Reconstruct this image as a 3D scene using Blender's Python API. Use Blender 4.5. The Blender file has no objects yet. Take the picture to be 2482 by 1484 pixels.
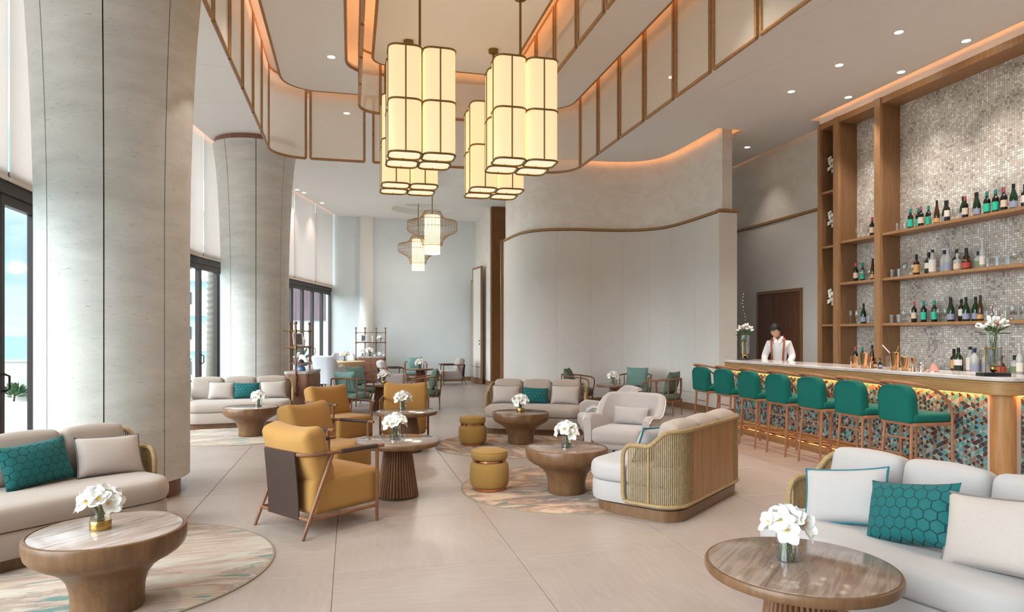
import bpy, bmesh, math, random
from math import sin, cos, pi, radians, atan2, sqrt
from mathutils import Vector, Matrix
from mathutils.geometry import tessellate_polygon
random.seed(7)
SC = bpy.context.scene
COL = SC.collection

# ---------------------------------------------------------------- camera
cam_d = bpy.data.cameras.new('camera'); cam = bpy.data.objects.new('camera', cam_d); COL.objects.link(cam)
cam_d.sensor_width = 36; cam_d.lens = 36 * 1620 / 2482; cam_d.shift_y = 71 / 2482
cam_d.clip_end = 5000
cam.location = (0, 0, 1.5); cam.rotation_euler = (pi / 2, 0, radians(-13.6))
SC.camera = cam

# ---------------------------------------------------------------- sky, sun, exposure
SC.view_settings.view_transform = 'Standard'; SC.view_settings.look = 'None'
SC.view_settings.gamma = 1; SC.view_settings.use_curve_mapping = False
SC.view_settings.exposure = 1.37
SC.cycles.max_bounces = 8; SC.cycles.diffuse_bounces = 6; SC.cycles.glossy_bounces = 3
SC.cycles.transmission_bounces = 5; SC.cycles.transparent_max_bounces = 12
SC.cycles.sample_clamp_indirect = 4; SC.cycles.caustics_reflective = False; SC.cycles.caustics_refractive = False
SC.cycles.use_denoising = True

def lin(c):
    return tuple((x / 255 / 12.92) if x / 255 <= .04045 else ((x / 255 + .055) / 1.055) ** 2.4 for x in c) + (1,)

W = bpy.data.worlds.new('sky'); SC.world = W; W.use_nodes = True
nt = W.node_tree; nt.nodes.clear()
def wn(t, **k):
    n = nt.nodes.new(t)
    for a, v in k.items(): setattr(n, a, v)
    return n
w_out = wn('ShaderNodeOutputWorld'); w_bg = wn('ShaderNodeBackground')
w_tc = wn('ShaderNodeTexCoord'); w_map = wn('ShaderNodeMapping'); w_map.inputs['Scale'].default_value = (2.2, 2.2, 9)
w_no = wn('ShaderNodeTexNoise'); w_no.inputs['Scale'].default_value = 1.6; w_no.inputs['Detail'].default_value = 6
w_cr = wn('ShaderNodeValToRGB'); w_cr.color_ramp.elements[0].position = .42; w_cr.color_ramp.elements[1].position = .68
w_cr.color_ramp.elements[0].color = (.50, .74, .90, 1); w_cr.color_ramp.elements[1].color = (.98, .99, 1, 1)
nt.links.new(w_tc.outputs['Generated'], w_map.inputs['Vector']); nt.links.new(w_map.outputs['Vector'], w_no.inputs['Vector'])
nt.links.new(w_no.outputs['Fac'], w_cr.inputs['Fac']); nt.links.new(w_cr.outputs['Color'], w_bg.inputs['Color'])
nt.links.new(w_bg.outputs['Background'], w_out.inputs['Surface'])
w_bg.inputs['Strength'].default_value = .52

sun_d = bpy.data.lights.new('hazy_sun', 'SUN'); sun = bpy.data.objects.new('hazy_sun', sun_d); COL.objects.link(sun)
sun_d.energy = 4.6; sun_d.angle = radians(70); sun_d.color = (.95, .975, 1)
sun.rotation_euler = (Vector((1, .5, -.6))).to_track_quat('-Z', 'Y').to_euler()

# ---------------------------------------------------------------- materials
MATS = {}
class NT:
    def __init__(s, name):
        s.m = bpy.data.materials.new(name); s.m.use_nodes = True; s.t = s.m.node_tree
        s.b = s.t.nodes['Principled BSDF']; s.o = s.t.nodes['Material Output']
        MATS[name] = s.m
    def n(s, typ, ins=None, **k):
        n = s.t.nodes.new(typ)
        for a, v in k.items(): setattr(n, a, v)
        for a, v in (ins or {}).items(): n.inputs[a].default_value = v
        return n
    def l(s, a, b): s.t.links.new(a, b)
    def coords(s, scale=(1, 1, 1), rot=(0, 0, 0), kind='Object'):
        tc = s.n('ShaderNodeTexCoord'); mp = s.n('ShaderNodeMapping'); mp.inputs['Scale'].default_value = scale; mp.inputs['Rotation'].default_value = rot
        s.l(tc.outputs[kind], mp.inputs['Vector']); return mp.outputs['Vector']
    def noise(s, vec, scale=5, detail=4, rough=.55, dist=0):
        n = s.n('ShaderNodeTexNoise', {'Scale': scale, 'Detail': detail, 'Roughness': rough, 'Distortion': dist}); s.l(vec, n.inputs['Vector']); return n.outputs['Fac']
    def ramp(s, fac, stops):
        r = s.n('ShaderNodeValToRGB'); e = r.color_ramp.elements
        while len(e) < len(stops): e.new(.5)
        for i, (p, c) in enumerate(stops): e[i].position = p; e[i].color = c
        s.l(fac, r.inputs['Fac']); return r.outputs['Color']
    def mix(s, fac, a, b, mode='MIX'):
        m = s.n('ShaderNodeMix', data_type='RGBA', blend_type=mode)
        for sock, v in ((m.inputs[0], fac), (m.inputs[6], a), (m.inputs[7], b)):
            if hasattr(v, 'type') and hasattr(v, 'node'): s.l(v, sock)
            else: sock.default_value = v
        return m.outputs[2]
    def math(s, op, a, b=0.0):
        m = s.n('ShaderNodeMath', operation=op)
        for sock, v in ((m.inputs[0], a), (m.inputs[1], b)):
            if hasattr(v, 'node'): s.l(v, sock)
            else: sock.default_value = v
        return m.outputs[0]
    def bump(s, h, strength=.2, dist=.01):
        b = s.n('ShaderNodeBump', {'Strength': strength, 'Distance': dist}); s.l(h, b.inputs['Height']); s.l(b.outputs['Normal'], s.b.inputs['Normal'])
    def col(s, v):
        if hasattr(v, 'node'): s.l(v, s.b.inputs['Base Color'])
        else: s.b.inputs['Base Color'].default_value = v
    def set(s, rough=.5, metal=0, spec=.5, **k):
        s.b.inputs['Roughness'].default_value = rough; s.b.inputs['Metallic'].default_value = metal
        s.b.inputs['Specular IOR Level'].default_value = spec
        for a, v in k.items(): s.b.inputs[a.replace('_', ' ')].default_value = v

def dk(c, f): return tuple(x * f for x in c[:3]) + (1,)

def plain(name, c, rough=.5, metal=0, spec=.5, **k):
    m = NT(name); m.col(lin(c)); m.set(rough, metal, spec, **k); return m.m
def fabric(name, c, var=.18, scale=260, rough=.9, sheen=.25, blot=5, bump=.25):
    m = NT(name); c = lin(c); v = m.coords()
    fine = m.noise(v, scale, 2); big = m.noise(v, blot, 3)
    a = m.mix(fine, dk(c, 1 - var), dk(c, 1 + var * .7)); b = m.mix(big, dk(c, .88), dk(c, 1.1))
    m.col(m.mix(.5, a, b)); m.bump(fine, bump, .004); m.set(rough, 0, .25, Sheen_Weight=sheen, Sheen_Roughness=.5); return m.m
def wood(name, c1, c2, scale=(14, 14, 1.1), rough=.42, spec=.4, bump=.06):
    m = NT(name); a, b = lin(c1), lin(c2); v = m.coords(scale)
    n1 = m.noise(v, 2.2, 6, .62, .6); n2 = m.noise(v, 14, 3)
    f = m.math('ADD', m.math('MULTIPLY', n1, .75), m.math('MULTIPLY', n2, .25))
    m.col(m.ramp(f, [(.3, b), (.5, m_mid(a, b)), (.7, a)])); m.bump(n2, bump, .002); m.set(rough, 0, spec); return m.m
def m_mid(a, b): return tuple((x + y) / 2 for x, y in zip(a, b))
def stone(name, stops, scale=(1.2, 9, 9), rough=.18, spec=.5, det=7):
    m = NT(name); v = m.coords(scale); n = m.noise(v, 2.4, det, .62, .5)
    m.col(m.ramp(n, [(p, lin(c)) for p, c in stops])); m.set(rough, 0, spec); return m.m
def emit(name, c, strength, base=None):
    m = NT(name); m.col(lin(base or c)); m.set(.8, 0, .1); m.b.inputs['Emission Color'].default_value = lin(c); m.b.inputs['Emission Strength'].default_value = strength; return m.m
def sheer(name, c, transp=.25, transl=.4):
    m = NT(name); c = lin(c); v = m.coords((1, 1, 14)); n = m.noise(v, 9, 5); colr = m.mix(n, dk(c, .9), dk(c, 1.05))
    d = m.n('ShaderNodeBsdfDiffuse'); t = m.n('ShaderNodeBsdfTranslucent'); p = m.n('ShaderNodeBsdfTransparent')
    m.l(colr, d.inputs['Color']); m.l(colr, t.inputs['Color'])
    a = m.n('ShaderNodeMixShader'); a.inputs[0].default_value = transl; m.l(d.outputs[0], a.inputs[1]); m.l(t.outputs[0], a.inputs[2])
    b = m.n('ShaderNodeMixShader'); b.inputs[0].default_value = transp; m.l(a.outputs[0], b.inputs[1]); m.l(p.outputs[0], b.inputs[2])
    m.l(b.outputs[0], m.o.inputs['Surface']); return m.m
def clear(name, c=(255, 255, 255), gloss=.1, tint=.96, edge=.55):
    m = NT(name); p = m.n('ShaderNodeBsdfTransparent'); g = m.n('ShaderNodeBsdfGlossy', {'Roughness': .04})
    p.inputs['Color'].default_value = dk(lin(c), tint)
    fr = m.n('ShaderNodeLayerWeight', {'Blend': .35}); k = m.math('ADD', m.math('MULTIPLY', fr.outputs['Facing'], edge), gloss)
    b = m.n('ShaderNodeMixShader'); m.l(k, b.inputs[0]); m.l(p.outputs[0], b.inputs[1]); m.l(g.outputs[0], b.inputs[2])
    m.l(b.outputs[0], m.o.inputs['Surface']); return m.m

# floor tile: honed limestone
m = NT('floor_tile'); v = m.coords((1, 1, 1)); n1 = m.noise(v, 1.6, 6, .6); n2 = m.noise(m.coords((1, 7, 1)), 4, 5, .6)
m.col(m.mix(.5, m.ramp(n1, [(.3, lin((162, 147, 139))), (.7, lin((181, 167, 159)))]), m.ramp(n2, [(.3, lin((158, 143, 135))), (.7, lin((179, 165, 157)))])))
m.set(.34, 0, .4); m.bump(n2, .04, .003)
plain('grout', (172, 158, 148), .8)
plain('ceiling_white', (240, 239, 238), .85, spec=.15)
plain('plaster_white', (233, 230, 226), .8, spec=.2)
m = NT('wall_blue'); v = m.coords((1, 1, 1)); m.col(m.mix(m.noise(v, 2.5, 4), lin((214, 222, 226)), lin((224, 231, 234)))); m.set(.8, 0, .2)
m = NT('venetian_plaster'); v = m.coords((1, 1, 1.6)); n1 = m.noise(v, 2.2, 7, .65, .8); n2 = m.noise(v, 16, 5, .7, .4)
m.col(m.mix(m.ramp(n2, [(.58, (0, 0, 0, 1)), (.72, (.6, .6, .6, 1))]), m.ramp(n1, [(.3, lin((224, 217, 209))), (.7, lin((238, 234, 228)))]), lin((212, 202, 190)))); m.set(.6, 0, .3); m.bump(n2, .08, .003)
m = NT('column_plaster'); v = m.coords((1, 1, 3.5)); n1 = m.noise(v, 1.4, 6, .6, .4); n2 = m.noise(m.coords((5, 5, 22)), 3.2, 7, .72, .9)
m.col(m.mix(m.ramp(n2, [(.585, (0, 0, 0, 1)), (.66, (.75, .75, .75, 1))]), m.ramp(n1, [(.3, lin((192, 190, 185))), (.7, lin((213, 211, 206)))]), lin((164, 148, 126)))); m.set(.55, 0, .3); m.bump(n2, .1, .003)
m = NT('grasscloth'); v = m.coords((60, 60, 3)); n1 = m.noise(v, 3, 4, .6); n2 = m.noise(m.coords((1, 1, 1)), 1.2, 3)
m.col(m.mix(.35, m.ramp(n1, [(.3, lin((212, 205, 199))), (.7, lin((228, 223, 218)))]), m.ramp(n2, [(.3, lin((214, 208, 202))), (.7, lin((226, 221, 216)))]))); m.set(.85, 0, .2); m.bump(n1, .08, .003)
wood('oak', (178, 137, 98), (145, 106, 70))
wood('oak_panel', (156, 118, 84), (126, 92, 62))
wood('oak_trim', (176, 135, 92), (141, 104, 66), (9, 9, 9))
wood('walnut', (142, 101, 70), (105, 72, 48), (10, 10, 1.6))
wood('walnut_frame', (150, 104, 74), (112, 74, 50), (9, 9, 9))
wood('table_wood', (132, 97, 68), (98, 69, 46), (10, 10, 1.6), .3)
wood('dark_wood', (96, 66, 46), (64, 43, 30), (10, 10, 1.6), .35)
wood('cabinet_wood', (160, 116, 98), (120, 82, 66), (10, 10, 1.2))
wood('stool_wood', (176, 124, 90), (142, 96, 68), (9, 9, 9))
wood('bar_wood', (186, 146, 98), (152, 116, 74), (1.2, 1.2, 12))
wood('bar_post_wood', (196, 146, 96), (160, 114, 70))
wood('jamb_wood', (137, 92, 52), (108, 70, 38))
wood('door_wood', (128, 86, 64), (94, 60, 44), (8, 8, .9))
wood('dining_wood', (222, 196, 156), (196, 166, 124), (2, 2, 10))
wood('rattan', (176, 150, 108), (138, 113, 76), (20, 20, 20), .6)
wood('back_plank', (168, 127, 86), (136, 99, 64))
fabric('sofa_fabric', (176, 161, 151), .1, 300)
fabric('sofa_back', (172, 157, 147), .08, 300)
fabric('yellow_velvet', (178, 132, 70), .14, 220, .8, .15)
fabric('mustard_velvet', (164, 126, 66), .14, 220, .8, .15)
fabric('green_linen', (122, 154, 148), .16, 320, sheen=.05)
fabric('olive_linen', (98, 114, 100), .16, 320, sheen=.05)
fabric('emerald_velvet', (0, 98, 88), .35, 90, .75, .03)
fabric('grey_velvet', (180, 168, 164), .1, 200, .7, .5)
fabric('white_leather', (186, 184, 190), .05, 120, .6, .1)
fabric('beige_satin', (186, 173, 166), .16, 90, .55, .3)
fabric('white_linen', (180, 174, 173), .06, 320)
fabric('shirt_cloth', (240, 238, 240), .04, 300)
plain('teal_piping', (30, 106, 122), .7)
plain('grey_piping', (120, 112, 108), .7)
plain('dark_leather', (66, 50, 44), .5, spec=.35)
plain('brass', (196, 158, 90), .25, 1)
plain('bronze', (136, 110, 60), .4, .7)
plain('wire_brass', (186, 148, 98), .4, .3)
plain('frame_brown', (46, 36, 34), .45, .3)
plain('black_stone', (30, 32, 34), .35)
plain('copper', (214, 150, 112), .22, 1)
plain('rose_gold', (226, 178, 132), .2, 1)
plain('steel', (200, 200, 200), .25, 1)
plain('joint_dark', (70, 58, 48), .8)
plain('led_channel', (240, 225, 205), .7)
clear('window_glass', (250, 255, 255), .01, .98, .08)
clear('glass', (250, 252, 252), .1, .97)
clear('vase_water', (232, 240, 238), .06, .96)
# teal quilted velvet: hexagonal stitching
m = NT('teal_quilt'); tc = m.n('ShaderNodeTexCoord'); sp = m.n('ShaderNodeSeparateXYZ'); m.l(tc.outputs['Object'], sp.inputs[0])
hx_ = m.math('MULTIPLY', sp.outputs[0], 17.0); hy_ = m.math('MULTIPLY', sp.outputs[2], 17.0); hd = []
for off in (0.0, .5):
    ax = m.math('ABSOLUTE', m.math('SUBTRACT', m.math('FRACT', m.math('ADD', hx_, off)), .5))
    ay = m.math('ABSOLUTE', m.math('MULTIPLY', m.math('SUBTRACT', m.math('FRACT', m.math('ADD', m.math('DIVIDE', hy_, 1.732), off)), .5), 1.732))
    hd.append(m.math('MAXIMUM', ax, m.math('ADD', m.math('MULTIPLY', ax, .5), m.math('MULTIPLY', ay, .866))))
he = m.math('SUBTRACT', .5, m.math('MINIMUM', hd[0], hd[1]))
q = m.ramp(he, [(0, (0, 0, 0, 1)), (.06, (1, 1, 1, 1))]); m.col(m.mix(q, lin((12, 78, 82)), lin((20, 96, 98)))); m.bump(q, .7, .02); m.set(.65, 0, .25, Sheen_Weight=.06)
def quilt(name, c, scl):
    m = NT(name); tc = m.n('ShaderNodeTexCoord'); sp = m.n('ShaderNodeSeparateXYZ'); m.l(tc.outputs['Object'], sp.inputs[0])
    ax = m.math('ADD', sp.outputs[0], m.math('MULTIPLY', sp.outputs[1], 1.0)); z = sp.outputs[2]
    d1 = m.math('ABSOLUTE', m.math('SUBTRACT', m.math('FRACT', m.math('MULTIPLY', m.math('ADD', ax, m.math('MULTIPLY', z, .8)), scl)), .5))
    d2 = m.math('ABSOLUTE', m.math('SUBTRACT', m.math('FRACT', m.math('MULTIPLY', m.math('SUBTRACT', ax, m.math('MULTIPLY', z, .8)), scl)), .5))
    h = m.math('MINIMUM', d1, d2); r = m.ramp(h, [(0, (0, 0, 0, 1)), (.06, (1, 1, 1, 1))])
    c = lin(c); m.col(m.mix(r, dk(c, .8), c)); m.bump(r, .6, .02); m.set(.75, 0, .3, Sheen_Weight=.3); return m.m
quilt('grey_quilt', (172, 161, 156), 11); quilt('white_quilt', (186, 184, 190), 14)
# marble / travertine tops
stone('table_marble', [(.28, (112, 92, 78)), (.45, (142, 120, 106)), (.56, (160, 140, 128)), (.72, (118, 98, 84))], (1.1, 10, 10), .1)
stone('coffee_marble', [(.28, (150, 130, 120)), (.45, (178, 160, 152)), (.58, (198, 184, 178)), (.74, (146, 126, 118))], (1.1, 10, 10), .12)  # paler tones paint the reflection into the left foreground table top
stone('bar_marble', [(.3, (176, 164, 160)), (.5, (206, 198, 196)), (.7, (226, 220, 220))], (5, 1.1, 5), .12)
stone('grey_stone', [(.3, (160, 148, 142)), (.7, (188, 178, 172))], (3, 3, 3), .2)
# rug
m = NT('rug'); v = m.coords((.7, 3.2, 1), (0, 0, .25)); n1 = m.noise(v, 1.7, 7, .62, .9); n2 = m.noise(m.coords((.9, 4.5, 1), (0, 0, .2)), 1.5, 8, .7, 1.4); n3 = m.noise(m.coords(), 180, 2)
base = m.ramp(n1, [(.3, lin((206, 200, 188))), (.42, lin((196, 186, 172))), (.5, lin((190, 160, 140))), (.56, lin((150, 126, 112))), (.64, lin((206, 192, 178)))])
c2 = m.mix(m.ramp(n2, [(.565, (0, 0, 0, 1)), (.61, (.95, .95, .95, 1))]), base, lin((70, 126, 118)))
m.col(m.mix(m.math('MULTIPLY', n3, .35), c2, dk(lin((200, 190, 178)), .7))); m.bump(n3, .5, .01); m.set(.95, 0, .1, Sheen_Weight=.2)
m = NT('rug_green'); v = m.coords((.8, 2.6, 1), (0, 0, 1.2)); n1 = m.noise(v, 1.9, 7, .62, .9); n2 = m.noise(m.coords((.9, 3, 1), (0, 0, 1)), 1.7, 8, .7, 1.4); n3 = m.noise(m.coords(), 180, 2)
base = m.ramp(n1, [(.3, lin((188, 164, 138))), (.42, lin((206, 178, 150))), (.5, lin((176, 128, 98))), (.56, lin((112, 90, 80))), (.64, lin((200, 180, 160)))])
c2 = m.mix(m.ramp(n2, [(.56, (0, 0, 0, 1)), (.62, (.95, .95, .95, 1))]), base, lin((64, 100, 92)))
m.col(m.mix(m.math('MULTIPLY', n3, .35), c2, dk(lin((190, 170, 150)), .7))); m.bump(n3, .5, .01); m.set(.95, 0, .1, Sheen_Weight=.2)
plain('rug_edge', (150, 140, 118), .9)
# glass mosaic behind the bar: 3 cm tesserae in drifts
m = NT('glass_mosaic'); tc = m.n('ShaderNodeTexCoord'); sp = m.n('ShaderNodeSeparateXYZ'); m.l(tc.outputs['Object'], sp.inputs[0])
ty = m.math('MULTIPLY', sp.outputs[1], 30.0); tz = m.math('MULTIPLY', sp.outputs[2], 30.0)
cb = m.n('ShaderNodeCombineXYZ'); m.l(m.math('FLOOR', ty), cb.inputs[0]); m.l(m.math('FLOOR', tz), cb.inputs[1])
wnz = m.n('ShaderNodeTexWhiteNoise', noise_dimensions='2D'); m.l(cb.outputs[0], wnz.inputs['Vector'])
drift = m.n('ShaderNodeTexNoise', {'Scale': .085, 'Detail': 3.0}); m.l(cb.outputs[0], drift.inputs['Vector'])
k = m.math('ADD', m.math('MULTIPLY', wnz.outputs['Value'], .34), m.math('MULTIPLY', drift.outputs['Fac'], .76))
tc_ = m.ramp(k, [(.30, lin((146, 142, 144))), (.39, lin((188, 182, 178))), (.47, lin((212, 206, 198))), (.62, lin((222, 216, 208))), (.665, lin((232, 229, 224))), (.685, lin((252, 251, 250)))])
gap = m.math('MAXIMUM', m.math('LESS_THAN', m.math('FRACT', ty), .14), m.math('LESS_THAN', m.math('FRACT', tz), .14))
m.col(m.mix(gap, tc_, lin((168, 160, 152)))); m.set(.28, 0, .5)
TRI = []
for nm, c in (('tri_teal', (84, 164, 172)), ('tri_pale', (158, 180, 180)), ('tri_brown', (74, 58, 54)), ('tri_grey', (138, 132, 130)), ('tri_slate', (60, 78, 94)), ('tri_taupe', (146, 124, 108))):
    plain(nm, c, .22); TRI.append(nm)
plain('tri_grout', (206, 190, 170), .7)
# light emitters
emit('lantern_fabric', (255, 219, 166), .31, (206, 190, 160)); emit('lantern_bottom', (255, 232, 200), .36, (200, 184, 160))
emit('pendant_fabric', (255, 232, 190), .6, (160, 144, 120)); emit('downlight_glow', (255, 238, 205), 14)
emit('led_warm', (255, 172, 96), 5); emit('led_bar', (255, 160, 70), 14); emit('led_soft', (255, 170, 90), 2.0); plain('downlight_ring', (240, 238, 234), .6)
sheer('screen_fabric', (240, 231, 217), .3, .5); sheer('blind_fabric', (214, 197, 188), .03, .34)
# bottles and small things
plain('bottle_dark', (20, 22, 20), .08, spec=.8); plain('bottle_green', (14, 52, 30), .08, spec=.8); plain('bottle_amber', (70, 40, 14), .1, spec=.8)
plain('bottle_red', (44, 12, 16), .1, spec=.8); plain('bottle_clear', (196, 200, 202), .06, spec=.8, Alpha=.75)
for nm, c in (('cap_black', (26, 26, 30)), ('cap_teal', (20, 150, 140)), ('cap_pink', (190, 86, 110)), ('cap_navy', (30, 44, 80)), ('cap_silver', (190, 190, 190)), ('label_white', (234, 230, 224)), ('label_cream', (224, 206, 190)), ('label_teal', (40, 200, 170)), ('label_blue', (150, 160, 190)), ('label_red', (180, 70, 60)), ('label_gold', (214, 170, 110)), ('label_green', (120, 140, 100))):
    plain(nm, c, .5)
plain('petal', (250, 249, 246), .6, Subsurface_Weight=0.0); plain('petal_core', (226, 196, 110), .6); plain('lip_purple', (150, 86, 110), .6)
plain('leaf', (56, 92, 48), .55); plain('stem_green', (92, 112, 60), .6); plain('twig', (70, 48, 38), .7); plain('bud_pink', (236, 206, 196), .6)
plain('skin', (226, 176, 148), .55); plain('hair', (18, 16, 18), .55); plain('suspender', (150, 78, 50), .6); plain('trousers', (40, 40, 46), .8); plain('lips', (176, 104, 92), .5); plain('eye_dark', (24, 18, 16), .4); plain('button', (210, 206, 200), .5)
plain('porcelain', (240, 240, 240), .2); plain('blue_ceramic', (96, 128, 176), .35); plain('dark_fruit', (54, 38, 30), .6); plain('photo_print', (96, 100, 108), .4); plain('shell', (228, 222, 210), .7); plain('salt_pink', (220, 150, 136), .5)
plain('concrete', (190, 188, 184), .85); plain('terrace_stone', (226, 222, 214), .8); plain('bldg_white', (238, 238, 236), .8); plain('bldg_grey', (150, 156, 160), .7); plain('bldg_dark', (92, 100, 108), .5)
wood('cladding_plum', (132, 106, 112), (108, 84, 92), (6, 6, .8), .7); plain('palm_trunk', (120, 112, 100), .9); plain('kerb_red', (206, 140, 130), .8)
m = NT('sea'); v = m.coords((.02, .05, 1)); n1 = m.noise(v, 3, 6); m.col(m.ramp(n1, [(.3, lin((120, 172, 184))), (.7, lin((156, 198, 206)))])); m.set(.35, 0, .5); m.bump(n1, .3, .3)
plain('black_plastic', (24, 24, 26), .5)

# ---------------------------------------------------------------- mesh helpers
class MB:
    def __init__(s): s.v = []; s.f = []; s.mi = []
    def add(s, vs, fs, M=None, mi=0):
        o = len(s.v)
        s.v += [tuple(M @ Vector(p)) if M is not None else tuple(p) for p in vs]
        s.f += [tuple(i + o for i in f) for f in fs]; s.mi += [mi] * len(fs); return s
    def mesh(s, name, mats, smooth=40):
        me = bpy.data.meshes.new(name); me.from_pydata(s.v, [], s.f)
        for mm in (mats if isinstance(mats, (list, tuple)) else [mats]): me.materials.append(MATS[mm])
        if any(s.mi): me.polygons.foreach_set('material_index', s.mi)
        bm = bmesh.new(); bm.from_mesh(me); bmesh.ops.recalc_face_normals(bm, faces=bm.faces); bm.to_mesh(me); bm.free()
        if smooth:
            me.polygons.foreach_set('use_smooth', [True] * len(me.polygons)); me.set_sharp_from_angle(angle=radians(smooth))
        me.update(); return me
    def build(s, name, mats, parent=None, smooth=40, loc=None, rot=None):
        return link(name, s.mesh(name, mats, smooth), parent, loc, rot)
def link(name, me, parent=None, loc=None, rot=None):
    o = bpy.data.objects.new(name, me); COL.objects.link(o)
    if parent is not None: o.parent = parent
    if loc is not None: o.location = loc
    if rot is not None: o.rotation_euler = rot
    return o
def T(x, y, z): return Matrix.Translation((x, y, z))
def RX(a): return Matrix.Rotation(a, 4, 'X')
def RY(a): return Matrix.Rotation(a, 4, 'Y')
def RZ(a): return Matrix.Rotation(a, 4, 'Z')
def box(x0, x1, y0, y1, z0, z1):
    v = [(x, y, z) for z in (z0, z1) for y in (y0, y1) for x in (x0, x1)]
    return v, [(0, 2, 3, 1), (4, 5, 7, 6), (0, 1, 5, 4), (2, 6, 7, 3), (0, 4, 6, 2), (1, 3, 7, 5)]
def cbox(w, d, h, c=(0, 0, 0)): return box(c[0] - w / 2, c[0] + w / 2, c[1] - d / 2, c[1] + d / 2, c[2] - h / 2, c[2] + h / 2)
def rrect(w, d, r, n=6, z=0, inset=0):
    """rounded rectangle ring; r scalar or (front-left, front-right, back-right, back-left)"""
    rr = r if isinstance(r, (tuple, list)) else (r,) * 4; out = []
    hw, hd = w / 2 - inset, d / 2 - inset
    for (sx, sy, a0), q in zip(((-1, -1, pi), (1, -1, 1.5 * pi), (1, 1, 0), (-1, 1, .5 * pi)), rr):
        q = max(q - inset, .004)
        for k in range(n + 1):
            a = a0 + k * pi / 2 / n
            out.append((sx * (hw - q) + q * cos(a), sy * (hd - q) + q * sin(a), z))
    return out
def loft(rings, cap=True, closed=True):
    n = len(rings[0]); v = [p for r in rings for p in r]; f = []
    for i in range(len(rings) - 1):
        for j in range(n if closed else n - 1):
            a, b = i * n + j, i * n + (j + 1) % n; f.append((a, b, b + n, a + n))
    if cap: f.append(tuple(range(n))[::-1]); f.append(tuple((len(rings) - 1) * n + j for j in range(n)))
    return v, f
def lathe(prof, n=32, a0=0, a1=2 * pi):
    v = []; f = []; full = abs(a1 - a0 - 2 * pi) < 1e-6; cnt = n if full else n + 1
    for r, z in prof:
        for k in range(cnt):
            a = a0 + (a1 - a0) * k / n; v.append((r * cos(a), r * sin(a), z))
    for i in range(len(prof) - 1):
        for k in range(n):
            a, b = i * cnt + k, i * cnt + (k + 1) % cnt
            f.append((a, b, b + cnt, a + cnt))
    if full:
        f.append(tuple(range(n))[::-1]); f.append(tuple((len(prof) - 1) * n + k for k in range(n)))
    return v, f
def tube(pts, r, n=8, closed=False, cap=True):
    P = [Vector(p) for p in pts]; m = len(P); rings = []
    rr = r if isinstance(r, (list, tuple)) else [r] * m
    def tan(i):
        if closed: return (P[(i + 1) % m] - P[i - 1]).normalized()
        return (P[min(i + 1, m - 1)] - P[max(i - 1, 0)]).normalized()
    t = tan(0); u = t.orthogonal().normalized()
    for i in range(m):
        t = tan(i); u = (u - t * u.dot(t)); u = u.normalized() if u.length > 1e-6 else t.orthogonal().normalized(); w = t.cross(u)
        rings.append([tuple(P[i] + (u * cos(2 * pi * k / n) + w * sin(2 * pi * k / n)) * rr[i]) for k in range(n)])
    if closed:
        rings.append(rings[0]); return loft(rings, cap=False)
    return loft(rings, cap=cap)
def rbox(w, d, h, r=.02, s=2, puff=0, mid=3):
    """rounded box centred at the origin, optional pillow swell"""
    def cs(L):
        hh = L / 2; q = min(r, hh * .98); a = [-hh + q * k / s for k in range(s + 1)]; b = [hh - q + q * k / s for k in range(s + 1)]
        mids = [-hh + q + (L - 2 * q) * k / (mid + 1) for k in range(1, mid + 1)] if puff else []
        return a + mids + b
    X, Y, Z = cs(w), cs(d), cs(h); idx = {}; v = []; f = []
    def pt(i, j, k):
        key = (i, j, k)
        if key not in idx:
            p = Vector((X[i], Y[j], Z[k])); c = Vector((max(-w / 2 + r, min(w / 2 - r, p.x)), max(-d / 2 + r, min(d / 2 - r, p.y)), max(-h / 2 + r, min(h / 2 - r, p.z))))
            dlt = p - c
            if dlt.length > 1e-9: p = c + dlt.normalized() * r
            if puff:
                e = lambda a, L: 1 - (2 * a / L) ** 2
                p = Vector((p.x * (1 + puff * .35 / w * max(0, e(p.y, d)) * max(0, e(p.z, h))), p.y * (1 + puff / d * 2 * max(0, e(p.x, w)) * max(0, e(p.z, h))), p.z * (1 + puff / h * 2 * max(0, e(p.x, w)) * max(0, e(p.y, d)))))
            idx[key] = len(v); v.append(tuple(p))
        return idx[key]
    nx, ny, nz = len(X), len(Y), len(Z)
    for i in range(nx - 1):
        for j in range(ny - 1):
            f.append((pt(i, j, 0), pt(i, j + 1, 0), pt(i + 1, j + 1, 0), pt(i + 1, j, 0))); f.append((pt(i, j, nz - 1), pt(i + 1, j, nz - 1), pt(i + 1, j + 1, nz - 1), pt(i, j + 1, nz - 1)))
    for i in range(nx - 1):
        for k in range(nz - 1):
            f.append((pt(i, 0, k), pt(i + 1, 0, k), pt(i + 1, 0, k + 1), pt(i, 0, k + 1))); f.append((pt(i, ny - 1, k), pt(i, ny - 1, k + 1), pt(i + 1, ny - 1, k + 1), pt(i + 1, ny - 1, k)))
    for j in range(ny - 1):
        for k in range(nz - 1):
            f.append((pt(0, j, k), pt(0, j, k + 1), pt(0, j + 1, k + 1), pt(0, j + 1, k))); f.append((pt(nx - 1, j, k), pt(nx - 1, j + 1, k), pt(nx - 1, j + 1, k + 1), pt(nx - 1, j, k + 1)))
    return v, f
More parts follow.
